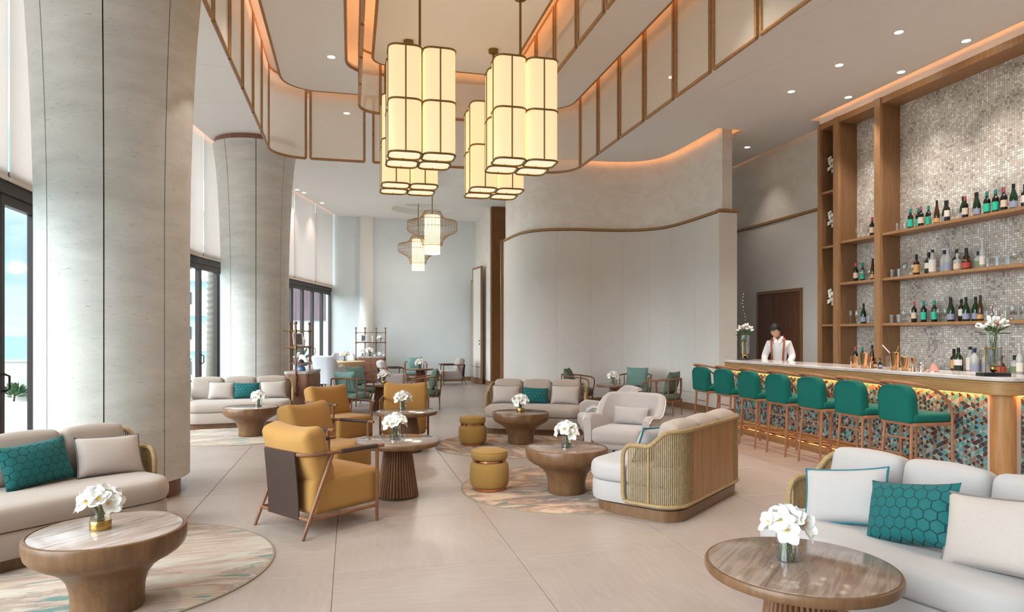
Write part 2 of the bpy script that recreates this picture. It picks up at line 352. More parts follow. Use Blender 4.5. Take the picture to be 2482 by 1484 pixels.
def pillow(w, h, t, n=12, horn=.05, seed=0, sag=0):
    """knife-edge pillow standing in the XZ plane, bottom at z=0"""
    rnd = random.Random(seed); ph = [rnd.uniform(0, 6) for _ in range(4)]; v = []; f = []; idx = {}
    for side in (1, -1):
        for i in range(n + 1):
            for j in range(n + 1):
                a, b = 2 * i / n - 1, 2 * j / n - 1; edge = i in (0, n) or j in (0, n)
                if side < 0 and edge: idx[(side, i, j)] = idx[(1, i, j)]; continue
                a2, b2 = sin(a * pi / 2) * .35 + a * .65, sin(b * pi / 2) * .35 + b * .65
                x = w / 2 * a2 * (1 - horn * (1 - b * b)); z = h / 2 * b2 * (1 - horn * 1.5 * (1 - a * a))
                th = t / 2 * (max(0, (1 - a2 * a2)) * max(0, (1 - b2 * b2))) ** .42
                th *= 1 + .06 * sin(3 * a + ph[0]) * cos(2.6 * b + ph[1])
                z += sag * (1 - a * a) * (-.5 if b > 0 else 0) * h
                idx[(side, i, j)] = len(v); v.append((x, side * th, z + h / 2))
    for side in (1, -1):
        for i in range(n):
            for j in range(n):
                q = (idx[(side, i, j)], idx[(side, i + 1, j)], idx[(side, i + 1, j + 1)], idx[(side, i, j + 1)]); f.append(q if side < 0 else q[::-1])
    rim = [idx[(1, i, 0)] for i in range(n)] + [idx[(1, n, j)] for j in range(n)] + [idx[(1, i, n)] for i in range(n, 0, -1)] + [idx[(1, 0, j)] for j in range(n, 0, -1)]
    return v, f, [v[i] for i in rim]
def spline(pts, n=8, closed=False):
    P = [Vector(p) for p in pts]; m = len(P); out = []
    for i in range(m if closed else m - 1):
        a, b, c, d = (P[(i - 1) % m], P[i], P[(i + 1) % m], P[(i + 2) % m]) if closed else (P[max(i - 1, 0)], P[i], P[i + 1], P[min(i + 2, m - 1)])
        for k in range(n):
            t = k / n; out.append(.5 * ((2 * b) + (c - a) * t + (2 * a - 5 * b + 4 * c - d) * t * t + (3 * b - a - 3 * c + d) * t ** 3))
    if not closed: out.append(P[-1])
    return out
def slab(outer, holes, z0, z1):
    """flat plate with holes, real thickness"""
    polys = [[Vector((p[0], p[1], 0)) for p in outer]] + [[Vector((p[0], p[1], 0)) for p in h] for h in holes]
    tris = tessellate_polygon(polys); flat = [p for q in polys for p in q]; n = len(flat)
    v = [(p.x, p.y, z0) for p in flat] + [(p.x, p.y, z1) for p in flat]; f = [tuple(t) for t in tris] + [tuple(i + n for i in t)[::-1] for t in tris]; o = 0
    for q in polys:
        for k in range(len(q)):
            a, b = o + k, o + (k + 1) % len(q); f.append((a, b, b + n, a + n))
        o += len(q)
    return v, f
def thing(name, label, cat, loc=(0, 0, 0), rz=0, group=None):
    o = bpy.data.objects.new(name, None); COL.objects.link(o); o.location = loc; o.rotation_euler = (0, 0, rz); o.empty_display_size = .1
    o['label'] = label; o['category'] = cat
    if group: o['group'] = group
    return o
def tag(o, label, cat, group=None, kind=None):
    o['label'] = label; o['category'] = cat
    if group: o['group'] = group
    if kind: o['kind'] = kind
    return o
def struct(o, label=None):
    o['kind'] = 'structure'
    if label: o['label'] = label
    return o
def dup(root, loc, rz, label, group=None):
    r = root.copy(); COL.objects.link(r); r.location = loc; r.rotation_euler = (0, 0, rz); r['label'] = label
    if group: r['group'] = group
    for ch in list(root.children):
        c = ch.copy(); COL.objects.link(c); c.parent = r
        for g in list(ch.children):
            d = g.copy(); COL.objects.link(d); d.parent = c
    return r
def face(fx, fy): return atan2(fx, -fy)      # local front is -Y
ORD = ['first', 'second', 'third', 'fourth', 'fifth', 'sixth', 'seventh', 'eighth', 'ninth', 'tenth', 'eleventh', 'twelfth', 'thirteenth', 'fourteenth', 'fifteenth', 'sixteenth', 'seventeenth', 'eighteenth', 'nineteenth', 'twentieth']
def lamp(name, kind, loc, energy, color, size=.1, rot=None, **k):
    d = bpy.data.lights.new(name, kind); d.energy = energy; d.color = color
    if kind in ('POINT', 'SPOT'): d.shadow_soft_size = size
    for a, v in k.items(): setattr(d, a, v)
    o = bpy.data.objects.new(name, d); COL.objects.link(o); o.location = loc
    if rot: o.rotation_euler = rot
    return o
#@@STRUCTURE
# ================================================================= STRUCTURE
CZ = 5.3                                     # ceiling height
FAC = [(-3.32, -3.4), (-3.32, 2.8), (-3.32, 9.0), (-3.2, 11.5), (-2.86, 14.0), (-2.3, 16.4), (-1.55, 18.84), (-.63, 22.0)]
def fac_x(y):
    for (x0, y0), (x1, y1) in zip(FAC, FAC[1:]):
        if y0 <= y <= y1: return x0 + (x1 - x0) * (y - y0) / (y1 - y0)
    return FAC[-1][0] if y > 22 else FAC[0][0]
WAVY = spline([(3.67, 16.05, 0), (3.70, 15.4, 0), (3.78, 14.72, 0), (4.02, 14.26, 0), (4.4, 14.02, 0), (4.9, 13.9, 0), (5.4, 13.87, 0), (5.86, 13.8, 0), (6.26, 13.62, 0), (6.54, 13.3, 0), (6.66, 12.8, 0), (6.69, 12.1, 0), (6.69, 11.19, 0)], 6)
def offs(path, d):
    out = []
    for i, p in enumerate(path):
        t = (path[min(i + 1, len(path) - 1)] - path[max(i - 1, 0)]).normalized(); out.append(p + Vector((t.y, -t.x, 0)) * d)
    return out

# floor with single tiles
fl = MB().add(*box(-3.5, 8.6, -3.4, 22.3, -.15, -.006)).build('floor', 'grout', smooth=0); struct(fl, 'honed beige stone floor in large square tiles')
tile_me = MB()
rings = [rrect(1.194, 1.194, .002, 1, -.012), rrect(1.194, 1.194, .002, 1, -.0015), rrect(1.194, 1.194, .004, 1, 0, .002)]
tile_me = MB().add(*loft(rings)).mesh('tile', 'floor_tile', 0)
for i in range(-3, 8):
    for j in range(-3, 19):
        cx, cy = -.1 + 1.2 * i + .6, .75 + 1.2 * j + .6
        if cx - .6 < fac_x(cy) - .45 or cx > 8.7 or cy > 22.2: continue
        o = link('tile', tile_me, fl, (cx, cy, 0), (0, 0, (i * 7 + j * 3) % 4 * pi / 2))

# ceiling plate with the screen opening, medallions and cove slots
ring_open = rrect(5.24, 10.2, .72, 8); ring_open = [(x + 1.26, y + 6.1) for x, y, z in ring_open]
med = [(1.95, 16.2), (2.1, 20.25)]
circ = lambda c, r, n=40: [(c[0] + r * cos(2 * pi * k / n), c[1] + r * sin(2 * pi * k / n)) for k in range(n)]
outl = [(x + .24, y) for x, y in FAC] + [(4.1, 22.0), (4.1, 19.5), (6.2, 19.5), (6.2, 16.4), (3.5, 16.3)]
outl += [(p.x, p.y) for p in offs(WAVY, .14)[::2]] + [(6.55, 11.02), (7.16, 11.02), (7.16, 16.2), (8.38, 16.2), (8.38, 10.25), (7.9, 10.25), (7.9, -3.4)]
ce = MB().add(*slab(outl, [ring_open] + [circ(c, .9) for c in med], CZ, CZ + .08)).build('ceiling', 'ceiling_white', smooth=0); struct(ce, 'flat white plaster ceiling with light coves')
for c in med:
    z = lathe([(.92, .16), (.92, .175), (.52, .175), (.52, .16)], 48); MB().add(z[0], z[1][:-2] + [(k, (k + 1) % 48, 144 + (k + 1) % 48, 144 + k) for k in range(48)], T(c[0], c[1], CZ)).build('medallion_step', 'ceiling_white', ce, 30)
    MB().add(*lathe([(.56, .26), (.56, .28)], 48), T(c[0], c[1], CZ)).build('medallion_cap', 'ceiling_white', ce, 30)
    for r_, za, zb in ((.905, .078, .165), (.525, .17, .265)): z = lathe([(r_, za), (r_, zb)], 48); MB().add(z[0], z[1][:-2], T(c[0], c[1], CZ)).build('medallion_wall', 'ceiling_white', ce, 60)
MB().add(*box(-3.6, 8.7, -3.4, 22.3, CZ + .5, CZ + .6)).build('roof_slab', 'ceiling_white', ce, 0)
# thin movement joints in the plaster ceiling
for pts in ([(-2.9, 10.05, CZ), (-1.4, 10.2, CZ)], [(-2.75, 11.9, CZ), (-1.3, 11.5, CZ)], [(4.2, 10.6, CZ), (5.2, 7.0, CZ), (6.0, 3.0, CZ)], [(5.2, 10.6, CZ), (6.0, 7.2, CZ), (6.9, 4.2, CZ)], [(.35, 12.0, CZ), (-.25, 13.6, CZ), (-.4, 15.2, CZ), (.02, 16.6, CZ), (-.15, 18.2, CZ), (-.5, 19.2, CZ)]):
    MB().add(*tube(spline(pts, 10), .0028, 4)).build('joint', 'plaster_white', ce)
# rafts inside the screens with timber edging
def rr_at(x0, x1, y0, y1, r, n=8): return [(x + (x0 + x1) / 2, y + (y0 + y1) / 2) for x, y, z in rrect(x1 - x0, y1 - y0, r, n)]
def raft(label, outer, hole):
    o = MB().add(*slab(outer, [hole] if hole else [], CZ, CZ + .07)).build('ceiling_raft', 'ceiling_white', smooth=0); tag(o, label, 'ceiling panel', 'stepped ceiling rafts')
    for e in [outer] + ([hole] if hole else []):
        MB().add(*tube([(x, y, CZ + .012) for x, y in e], .022, 6, True)).build('edging', 'oak_trim', o)
    return o
raft('white ceiling raft with timber edge between the two fabric screens', rr_at(-1.0, 3.56, 1.4, 10.82, .5), rr_at(-.06, 2.6, 2.5, 9.95, .42))
raft('warm-lit white ceiling raft with timber edge above the lantern clusters', rr_at(.3, 2.22, 2.9, 9.55, .22), None)
def led(name, pts, m='led_warm', r=.012, closed=False): 
    o = MB().add(*tube(pts, r, 4, closed)).build(name, m, ce); return o
led('cove_strip', [(x, y, CZ + .09) for x, y in rr_at(-.94, 3.50, 1.46, 10.76, .5)], closed=True)
led('cove_strip', [(x, y, CZ + .09) for x, y in rr_at(.36, 2.16, 2.96, 9.49, .22)], closed=True)
led('cove_strip', [(p.x, p.y, CZ + .1) for p in offs(WAVY, .17)[::2]])
led('cove_strip', [(7.84, y, CZ + .1) for y in (-1, 4, 10.2)])
led('cove_strip', [(8.3, y, CZ + .1) for y in (10.4, 12, 15.5)])
led('cove_strip', [(x + .29, y, CZ + .1) for x, y in FAC[1:]])

# hanging screens: one ring of panels each
def ringpath(x0, x1, y0, y1, r):
    """panels as plan polylines: (points) list, far side first"""
    out = []; nf = max(1, round((x1 - x0 - 2 * r) / 1.0)); st = (x1 - x0 - 2 * r) / nf
    arc = lambda cx, cy, a0, a1: [(cx + r * cos(a0 + (a1 - a0) * k / 10), cy + r * sin(a0 + (a1 - a0) * k / 10)) for k in range(11)]
    for k in range(nf): out.append([(x0 + r + st * k + .07, y1), (x0 + r + st * (k + 1) - .07, y1)])
    out.append(arc(x0 + r, y1 - r, pi, pi / 2)); out.append(arc(x1 - r, y1 - r, pi / 2, 0))
    y = y1 - r
    while y - .83 > y0 + .2:
        for x in (x0, x1): out.append([(x, y - .05), (x, y - .83 + .03)])
        y -= .83
    return out
def screen(name, label, geo, z0, z1):
    t = thing(name, label, 'screen', ((geo[0] + geo[1]) / 2, (geo[2] + geo[3]) / 2, z0)); ox, oy = t.location.x, t.location.y
    for pl in ringpath(*geo):
        P = [(x - ox, y - oy) for x, y in pl]; n = len(P)
        v = [(x, y, 0.02) for x, y in P] + [(x, y, z1 - z0) for x, y in P]; f = [(i, i + 1, n + i + 1, n + i) for i in range(n - 1)]
        p = MB().add(v, f).build('panel', 'screen_fabric', t)
        MB().add(*tube([(x, y, 0.0) for x, y in P], .021, 8)).build('bottom_rail', 'oak_trim', p)
        MB().add(*tube([(x, y, z1 - z0) for x, y in P], .018, 6)).build('top_rail', 'oak_trim', p)
        for (x, y), (xx, yy) in ((P[0], P[1]), (P[-1], P[-2])):
            a = atan2(yy - y, xx - x); MB().add(*cbox(.036, .03, z1 - z0), T(x, y, (z1 - z0) / 2) @ RZ(a)).build('stile', 'oak_trim', p, 0)
    return t
screen('hanging_screen', 'large outer ring of sheer fabric panels in timber frames hung from the ceiling', (-1.18, 3.7, 1.2, 11.0, .5), 4.29, 5.52)
screen('hanging_screen', 'smaller inner ring of sheer fabric panels around the lantern clusters', (.12, 2.42, 2.7, 9.76, .3), 4.68, 5.52)

# glazed front: windows with dark frames, blinds above
wi = 0
for (x0, y0), (x1, y1) in zip(FAC, FAC[1:]):
    wi += 1; L = sqrt((x1 - x0) ** 2 + (y1 - y0) ** 2); a = atan2(y1 - y0, x1 - x0)
    w = bpy.data.objects.new('window_%d' % wi, None); COL.objects.link(w); w.location = (x0, y0, 0); w.rotation_euler = (0, 0, a); struct(w, 'dark-framed folding glass doors')
    MB().add(*box(0, L, -.06, .06, 2.88, 3.06)).build('head_rail', 'frame_brown', w, 0)
    MB().add(*box(0, L, -.05, .05, -.01, .05)).build('sill_rail', 'frame_brown', w, 0)
    nl = max(1, round(L / .78)); p = L / nl
    for k in range(nl):
        fm = MB()
        for xa, xb in ((k * p + .004, k * p + .07), ((k + 1) * p - .07, (k + 1) * p - .004)): fm.add(*box(xa, xb, -.035, .035, .05, 2.88))
        fm.add(*box(k * p + .07, (k + 1) * p - .07, -.035, .035, 2.78, 2.88)); fm.add(*box(k * p + .07, (k + 1) * p - .07, -.035, .035, .05, .16))
        lf = fm.build('door_leaf', 'frame_brown', w, 0)
        MB().add(*box(k * p + .07, (k + 1) * p - .07, -.004, .004, .16, 2.78)).build('pane', 'window_glass', lf, 0)
        if k % 2 == 0: MB().add(*tube([(k * p + .06, -.035, .95), (k * p + .06, -.08, .97), (k * p + .06, -.08, 1.1), (k * p + .06, -.035, 1.12)], .011, 6)).build('handle', 'black_plastic', lf)
    MB().add(*box(0, L, -.03, .03, 3.06, 3.12)).build('transom', 'frame_brown', w, 0)
    MB().add(*box(0, L, .1, .11, 3.12, CZ + .3)).build('upper_pane', 'window_glass', w, 0)
    for k in range(0, nl + 1, 2): MB().add(*box(k * p - .03, k * p + .03, .06, .1, 3.1, CZ + .4)).build('mullion', 'frame_brown', w, 0)
bi = 0
for (x0, y0), (x1, y1) in list(zip(FAC, FAC[1:]))[1:]:
    L = sqrt((x1 - x0) ** 2 + (y1 - y0) ** 2); a = atan2(y1 - y0, x1 - x0); nb = max(1, round(L / 1.55)); p = L / nb
    for k in range(nb):
        t = thing('roller_blind', 'cream roller blind, %s along the glass front from the camera end' % ORD[bi], 'blind', (x0 + cos(a) * p * (k + .5), y0 + sin(a) * p * (k + .5), 3.0), a, 'blinds over the glass front'); bi += 1
        MB().add([(-p / 2 + .02, -.10, .02), (p / 2 - .02, -.10, .02), (p / 2 - .02, -.10, 2.45), (-p / 2 + .02, -.10, 2.45)], [(0, 1, 2, 3)]).build('blind_cloth', 'blind_fabric', t, 0)
        MB().add(*cbox(p - .04, .02, .035, (0, -.10, .015))).build('bottom_bar', 'label_cream', t, 0)

# back wall, pilaster, side wall with open leaves
wb = MB().add(*box(-.75, 6.3, 22.0, 22.25, 0, CZ + .3)).build('wall_back', 'wall_blue', smooth=0); struct(wb, 'pale blue-grey plaster wall')
struct(MB().add(*lathe([(.21, 0), (.21, CZ + .05)], 32), T(.5, 21.95, 0)).build('trim_1', 'plaster_white'), 'round white pilaster')
struct(MB().add(*box(.72, 4.0, 21.97, 22.0, 0, .12)).build('baseboard_back', 'oak_panel', smooth=0))
ws = MB().add(*box(4.05, 4.3, 19.5, 22.0, 0, CZ + .3)).build('wall_side', 'venetian_plaster', smooth=0); struct(ws, 'white textured plaster wall beside the far lounge')
struct(MB().add(*box(4.02, 4.05, 19.48, 22.0, 0, .13)).build('baseboard_side', 'oak_panel', smooth=0))
wj = MB().add(*box(4.05, 6.2, 19.3, 19.5, 0, CZ + .3)).build('wall_jamb', 'jamb_wood', smooth=0); struct(wj, 'dark timber panelled reveal')
for z0, z1 in ((.05, 3.3), (3.42, 5.25)):
    MB().add(*box(4.12, 4.5, 19.285, 19.3, z0, z1)).build('panel', 'jamb_wood', wj, 0)
struct(MB().add(*box(6.0, 6.25, 16.3, 19.4, 0, CZ + .3)).build('wall_lobby', 'venetian_plaster', smooth=0))
for i, (x, y, h, rz) in enumerate(((3.86, 20.55, 3.62, -1.45), (3.93, 21.35, 3.3, -1.52))):
    d = bpy.data.objects.new('door_%d' % (i + 2), None); COL.objects.link(d); d.location = (x, y, 0.01); d.rotation_euler = (0, 0, rz); struct(d, 'tall open panel door with pale face and oak frame')
    MB().add(*box(-.4, .4, -.02, .02, .16, h - .05)).build('door_panel', 'grasscloth', d, 0)
    for b in (box(-.45, -.39, -.03, .03, 0, h), box(.39, .45, -.03, .03, 0, h), box(-.39, .39, -.03, .03, 0, .17), box(-.39, .39, -.03, .03, h - .06, h)): MB().add(*b).build('frame', 'oak_panel', d, 0)
    MB().add(*box(-.39, .39, -.026, -.018, .5, .51)).build('joint', 'joint_dark', d, 0)
    MB().add(*tube([(.32, -.03, 1.22), (.32, -.05, 1.22)], .02, 8)).add(*tube([(.32, -.03, 1.32), (.32, -.05, 1.32)], .02, 8)).build('lock', 'black_plastic', d)

# curved wall: cladding panels, timber trim, plaster above
back = [Vector((7.0, 11.19, 0)), Vector((7.0, 14.3, 0)), Vector((4.2, 16.05, 0))]
up = offs(WAVY, -.05); low = offs(WAVY, -.035)
ww = MB().add(*slab([(p.x, p.y) for p in up] + [(6.97, 11.23), (6.97, 14.3), (4.2, 16.05)], [], 3.8, CZ + .3)).build('wall_curved', 'venetian_plaster', smooth=40); struct(ww, 'long S-curved wall, plaster above and clad panels below')
MB().add(*slab([(p.x, p.y) for p in low] + [(7.0, 11.22), (7.0, 14.3), (4.2, 16.05)], [], 0, 3.8)).build('core', 'joint_dark', ww)
def strip(path, th, z0, z1):
    inn = offs(path, -th); n = len(path); ring = [(p.x, p.y) for p in path] + [(p.x, p.y) for p in inn][::-1]
    return slab(ring, [], z0, z1)
NW = len(WAVY); cuts = [0, 14, 24, 33, 42, 50, 58, 66, NW - 1]
for a, b in zip(cuts, cuts[1:]):
    seg = [p.copy() for p in WAVY[a:b + 1]]
    if len(seg) < 2: continue
    seg[0] = seg[0].lerp(seg[1], .012); seg[-1] = seg[-1].lerp(seg[-2], .012)
    for z0, z1 in ((.13, .352), (.358, 3.79)): MB().add(*strip(seg, .035, z0, z1)).build('panel', 'grasscloth', ww, 30)
for z0, z1 in ((.13, .352), (.358, 3.79)): MB().add(*box(6.655, 7.03, 11.16, 11.2, z0, z1)).build('panel', 'grasscloth', ww, 0)
MB().add(*strip(offs(WAVY, .02), .07, 3.8, 3.85)).add(*box(6.64, 7.06, 11.13, 11.24, 3.8, 3.85)).build('trim_rail', 'oak_trim', ww, 30)
MB().add(*strip(offs(WAVY, .012), .05, 0, .13)).add(*box(6.65, 7.04, 11.145, 11.2, 0, .13)).build('skirting', 'oak_panel', ww, 30)
MB().add(*box(3.6, 4.15, 16.05, 16.1, 0, 3.85)).build('end_trim', 'oak_panel', ww, 0)

# wall behind the bar
wr = MB().add(*box(8.42, 8.65, -3.4, 16.4, 0, CZ + .4)).build('wall_bar', 'venetian_plaster', smooth=0); struct(wr, 'wall behind the bar, plaster above and clad below')
for y0, y1 in ((10.2, 11.08), (12.53, 13.4), (13.405, 14.6), (14.605, 16.2)): MB().add(*box(8.38, 8.42, y0, y1, .0, 3.79)).build('panel', 'grasscloth', wr, 0)
MB().add(*box(8.38, 8.42, 11.08, 12.53, 2.41, 3.79)).build('panel', 'grasscloth', wr, 0)
MB().add(*box(8.36, 8.43, 10.2, 16.2, 3.8, 3.85)).build('trim_rail', 'oak_trim', wr, 0)
struct(MB().add(*box(-3.6, 8.7, -3.6, -3.4, 0, CZ + .6)).build('wall_front', 'plaster_white', smooth=0), 'unseen plain wall added behind the viewer to block light')  # unseen wall, added to stop light coming in from behind the camera
struct(MB().add(*box(6.9, 8.6, 16.2, 16.4, 0, CZ + .3)).build('wall_passage', 'grasscloth', smooth=0))
d = bpy.data.objects.new('door_1', None); COL.objects.link(d); d.location = (8.4, 11.8, 0.01); struct(d, 'brown timber service door behind the bar')
MB().add(*box(-.03, .0, -.67, .67, 0, 2.34)).build('door_leaf', 'door_wood', d, 0)
for b in (box(-.045, .02, -.73, -.67, 0, 2.4), box(-.045, .02, .67, .73, 0, 2.4), box(-.045, .02, -.67, .67, 2.34, 2.4)): MB().add(*b).build('frame', 'oak_panel', d, 0)

# flared columns with eight clad panels each
PR = [(.63, .16), (.63, 1.2), (.63, 2.4), (.635, 2.9), (.648, 3.4), (.668, 3.9), (.695, 4.4), (.732, 4.85), (.78, 5.2)]
def column(x, y, a0, label, bot):
    c = thing('column', label, 'column', (x, y, 0), 0, 'flared columns beside the glass front'); c['kind'] = 'structure'
    MB().add(*lathe([(.55, 0), (.55, bot + .02)], 48)).build('plinth', 'cabinet_wood', c)
    MB().add(*lathe([(r - .03, max(z, bot)) for r, z in PR], 48)).build('core', 'joint_dark', c)
    MB().add(*lathe([(.75, 5.2), (.75, 5.3)], 48)).build('collar', 'cabinet_wood', c)
    for k in range(8):
        s, e = a0 + k * pi / 4 + .008, a0 + (k + 1) * pi / 4 - .008; n = 10; nz = len(PR); v = []; f = []
        P2 = [(r, max(z, bot)) for r, z in PR]
        for q in (0, -.028):
            for r, z in P2:
                for i in range(n + 1):
                    a = s + (e - s) * i / n; v.append(((r + q) * cos(a), (r + q) * sin(a), z))
        m_ = nz * (n + 1)
        for i in range(nz - 1):
            for j in range(n):
                a = i * (n + 1) + j; f.append((a, a + 1, a + n + 2, a + n + 1)); f.append((m_ + a, m_ + a + n + 1, m_ + a + n + 2, m_ + a + 1))
            for j in (0, n):
                a = i * (n + 1) + j; f.append((a, a + n + 1, m_ + a + n + 1, m_ + a))
        for i in (0, nz - 1):
            for j in range(n):
                a = i * (n + 1) + j; f.append((a, a + 1, m_ + a + 1, m_ + a))
        MB().add(v, f).build('panel', 'column_plaster', c, 50)
    return c
column(-2.14, 6.97, radians(-80.9), 'huge flared pale plaster column nearest the camera beside the grey sofa', .17)
column(-1.83, 14.1, radians(-82), 'farther flared plaster column with a timber collar below the ceiling', .17)

# downlights
def downlight(x, y, label, w=18):
    t = thing('downlight', label, 'downlight', (x, y, CZ), 0, 'recessed downlights')
    z = lathe([(.05, -.004), (.072, -.004), (.075, .0), (.05, .0)], 24); MB().add(z[0], z[1][:-2] + [(k, (k + 1) % 24, 72 + (k + 1) % 24, 72 + k) for k in range(24)]).build('trim_ring', 'downlight_ring', t)
    MB().add(*lathe([(.05, -.003), (.05, .0)], 24)).build('lens', 'downlight_glow', t, 0)
    lamp('downlight_beam', 'SPOT', (x, y, CZ - .02), w * 2.4, (1, .88, .76), .05, (0, 0, 0), spot_size=radians(85), spot_blend=.8).parent = None
for k, y in enumerate((4.9, 5.95, 7.0, 8.05, 9.1)):
    downlight(6.68, y, 'recessed downlight over the bar counter, %s of its row from the far end' % ORD[4 - k], 26); downlight(7.72, y, 'recessed downlight close to the bottle shelves, %s of its row from the far end' % ORD[4 - k], 26)
downlight(7.79, 12.0, 'recessed downlight glaring above the service door', 9)
downlight(-.25, 9.44, 'recessed downlight in the raft beside the outer screen', 16); downlight(-.06, 11.77, 'recessed downlight seen through the far sheer screen', 16)
downlight(-1.35, 18.27, 'recessed downlight by the far blinds, nearer of a close pair', 14); downlight(-1.2, 18.6, 'recessed downlight by the far blinds, farther of a close pair', 14); downlight(-.79, 19.92, 'recessed downlight nearest the blue back wall', 14)
for x, y, w_ in ((-.6, 4.6, 'the nearest yellow armchair'), (3.1, 4.4, 'the right foreground sofa'), (3.1, 5.5, 'the grey tub chair'), (4.6, 6.0, 'the aisle beside the plank-backed sofa'), (4.6, 9.0, 'the aisle beside the far bar stools'), (4.6, 3.2, 'the aisle behind the right foreground sofa'), (-.6, 7.0, 'the second yellow armchair')): downlight(x, y, 'added fill downlight in the ceiling above ' + w_, 30)  # extra downlights, added only to fill the seating and aisles with light
#@@OBJECTS
# ================================================================= FURNITURE
# ---- sofas (local front -Y)
SL, SD = 1.58, .88
def sofa_rail():
    """half plan of the back rail: from the right arm front round to the middle of the back, as (x, y, ztop)"""
    hx, hy, r = SL / 2 - .02, SD / 2 - .02, .2; out = []
    for k in range(9): out.append((hx, -.01 + (hy - r + .01) * k / 8))
    for k in range(1, 9): a = k * pi / 16; out.append((hx - r + r * cos(a), hy - r + r * sin(a)))
    for k in range(1, 9): out.append((hx - r - (hx - r) * k / 8, hy))
    return out
def rail_z(x, y, s):
    t = max(0, min(1, (s - .16) / .2)); t = t * t * (3 - 2 * t); return .60 + (.73 - .60) * t
def arclen(P):
    s = [0]
    for a, b in zip(P, P[1:]): s.append(s[-1] + sqrt((a[0] - b[0]) ** 2 + (a[1] - b[1]) ** 2))
    return s
def resample(P, step):
    s = arclen(P); out = []; d = 0; i = 0
    while d <= s[-1] + 1e-6:
        while i < len(P) - 2 and s[i + 1] < d: i += 1
        t = (d - s[i]) / max(1e-9, s[i + 1] - s[i]); out.append((P[i][0] + (P[i + 1][0] - P[i][0]) * t, P[i][1] + (P[i + 1][1] - P[i][1]) * t, d)); d += step
    return out
def make_sofa(label, loc, rz, fab='sofa_fabric', cush='sofa_back'):
    t = thing('sofa', label, 'sofa', loc, rz, 'woven-back sofas')
    rad = (.22, .22, .18, .18)
    MB().add(*loft([rrect(SL - .1, SD - .08, rad, 6, 0), rrect(SL - .1, SD - .08, rad, 6, .09)])).build('plinth', 'table_wood', t)
    W_, D_ = SL - .10, SD - .03
    MB().add(*loft([[(a, b - .035, c) for a, b, c in rrect(W_, D_, rad, 6, z, i)] for z, i in ((.09, .03), (.10, .008), (.13, 0), (.24, 0), (.262, .008), (.268, .03))])).build('seat_base', fab, t)
    MB().add(*loft([[(a, b - .04, c) for a, b, c in rrect(W_ + .01, D_ + .01, rad, 6, z, i)] for z, i in ((.268, .035), (.276, .012), (.30, .001), (.34, -.004), (.385, .002), (.41, .016), (.424, .04), (.433, .1), (.438, .25))])).build('seat_cushion', fab, t, 60)
    P = sofa_rail(); Pz = resample(P, .02); sides = (1, -1)
    top = [(x, y, rail_z(x, y, s)) for x, y, s in Pz]
    x0_, y0_ = top[0][0], top[0][1]
    path = [(x0_, y0_ - .035, .14), (x0_, y0_ - .05, .2), (x0_, y0_ - .05, .35), (x0_, y0_ - .05, .48), (x0_, y0_ - .046, .52), (x0_, y0_ - .034, .556), (x0_, y0_ - .014, .582), (x0_, y0_ + .014, .597)] + top[2:]
    full = path + [(-x, y, z) for x, y, z in path[::-1]][1:]
    MB().add(*tube(full, .019, 8)).build('top_rail', 'rattan', t)
    lowp = [(x, y, .13) for x, y, s in Pz]; MB().add(*tube([(p[0], p[1] - .03, .135) if i == 0 else p for i, p in enumerate(lowp)] + [(-x, y, z) for x, y, z in lowp[::-1]][1:], .017, 6)).build('bottom_rail', 'rattan', t)
    cords = MB(); end_s = arclen(P)[16] + .10
    for x, y, s in resample(P, .0155):
        if s > end_s: break
        z1 = rail_z(x, y, s)
        for sx in sides:
            n = Vector((x * .0, 0, 0)); cords.add(*cbox(.0072, .0072, z1 - .13), T(sx * x, y, (z1 + .13) / 2))
    # cords seen from inside along the back
    x0 = SL / 2 - .02 - .2 - .10; k = -x0
    c = cords.build('woven_cords', 'rattan', t, 0); c['kind'] = 'stuff'
    for sx in sides:
        MB().add(*tube([(sx * (SL / 2 - .02), .17, .13), (sx * (SL / 2 - .02), .17, .612)], .012, 6)).build('stay', 'rattan', t)
    wrap = MB(); pts = resample([(p[0], p[1]) for p in top], .016)
    for x, y, s in pts:
        for sx in sides: wrap.add(*cbox(.006, .006, .045), T(sx * x, y - .0, rail_z(x, y, s)))
    for k in range(5):
        wd = 2 * x0 / 5; MB().add(*box(-x0 + k * wd + .002, -x0 + (k + 1) * wd - .002, SD / 2 - .035, SD / 2 - .012, .14, .715)).build('plank', 'back_plank', t, 0)
    for k in range(3):
        w3 = (SL - .2) / 3
        MB().add(*rbox(w3 - .012, .17, .36, .05, 3, .022, 4)).build('back_cushion', cush, t, 60, ((k - 1) * w3, .27, .605), (radians(-12), 0, 0))
    return t
def on(root, x, y, z): 
    m = T(*root.location) @ RZ(root.rotation_euler.z); return m @ Vector((x, y, z))
def throw(root, x, y, tilt, yaw, roll, label, matn, pip=None, w=.46, h=.32, th=.15, seed=0, z=.436):
    p = on(root, x * .9, y - .05, z)
    v, f, rim = pillow(w, h, th, 12, .06, seed)
    o = MB().add(v, f).build('throw_pillow', matn, None, 60); tag(o, label, 'pillow', 'throw pillows on the sofas')
    o.matrix_world = T(*p) @ RZ(root.rotation_euler.z + yaw) @ RX(-tilt * .8) @ RY(roll)
    if pip: MB().add(*tube(rim, .007, 6, True)).build('piping', pip, o)
    return o
S1 = make_sofa('grey sofa at the left edge with woven arm, in front of the near column', (-2.12, 5.364, 0), radians(43))
S2 = make_sofa('grey sofa between the two columns with a timber plinth', (-1.80, 11.9, 0), radians(5)); S2.scale = (1.1, 1, 1)
S3 = make_sofa('grey sofa in the middle of the lounge facing the camera', (2.797, 10.01, 0), radians(-22))
S4 = make_sofa('sofa seen from behind with woven cord end and timber plank back', (2.826, 5.589, 0), pi + radians(38.8), 'white_linen')
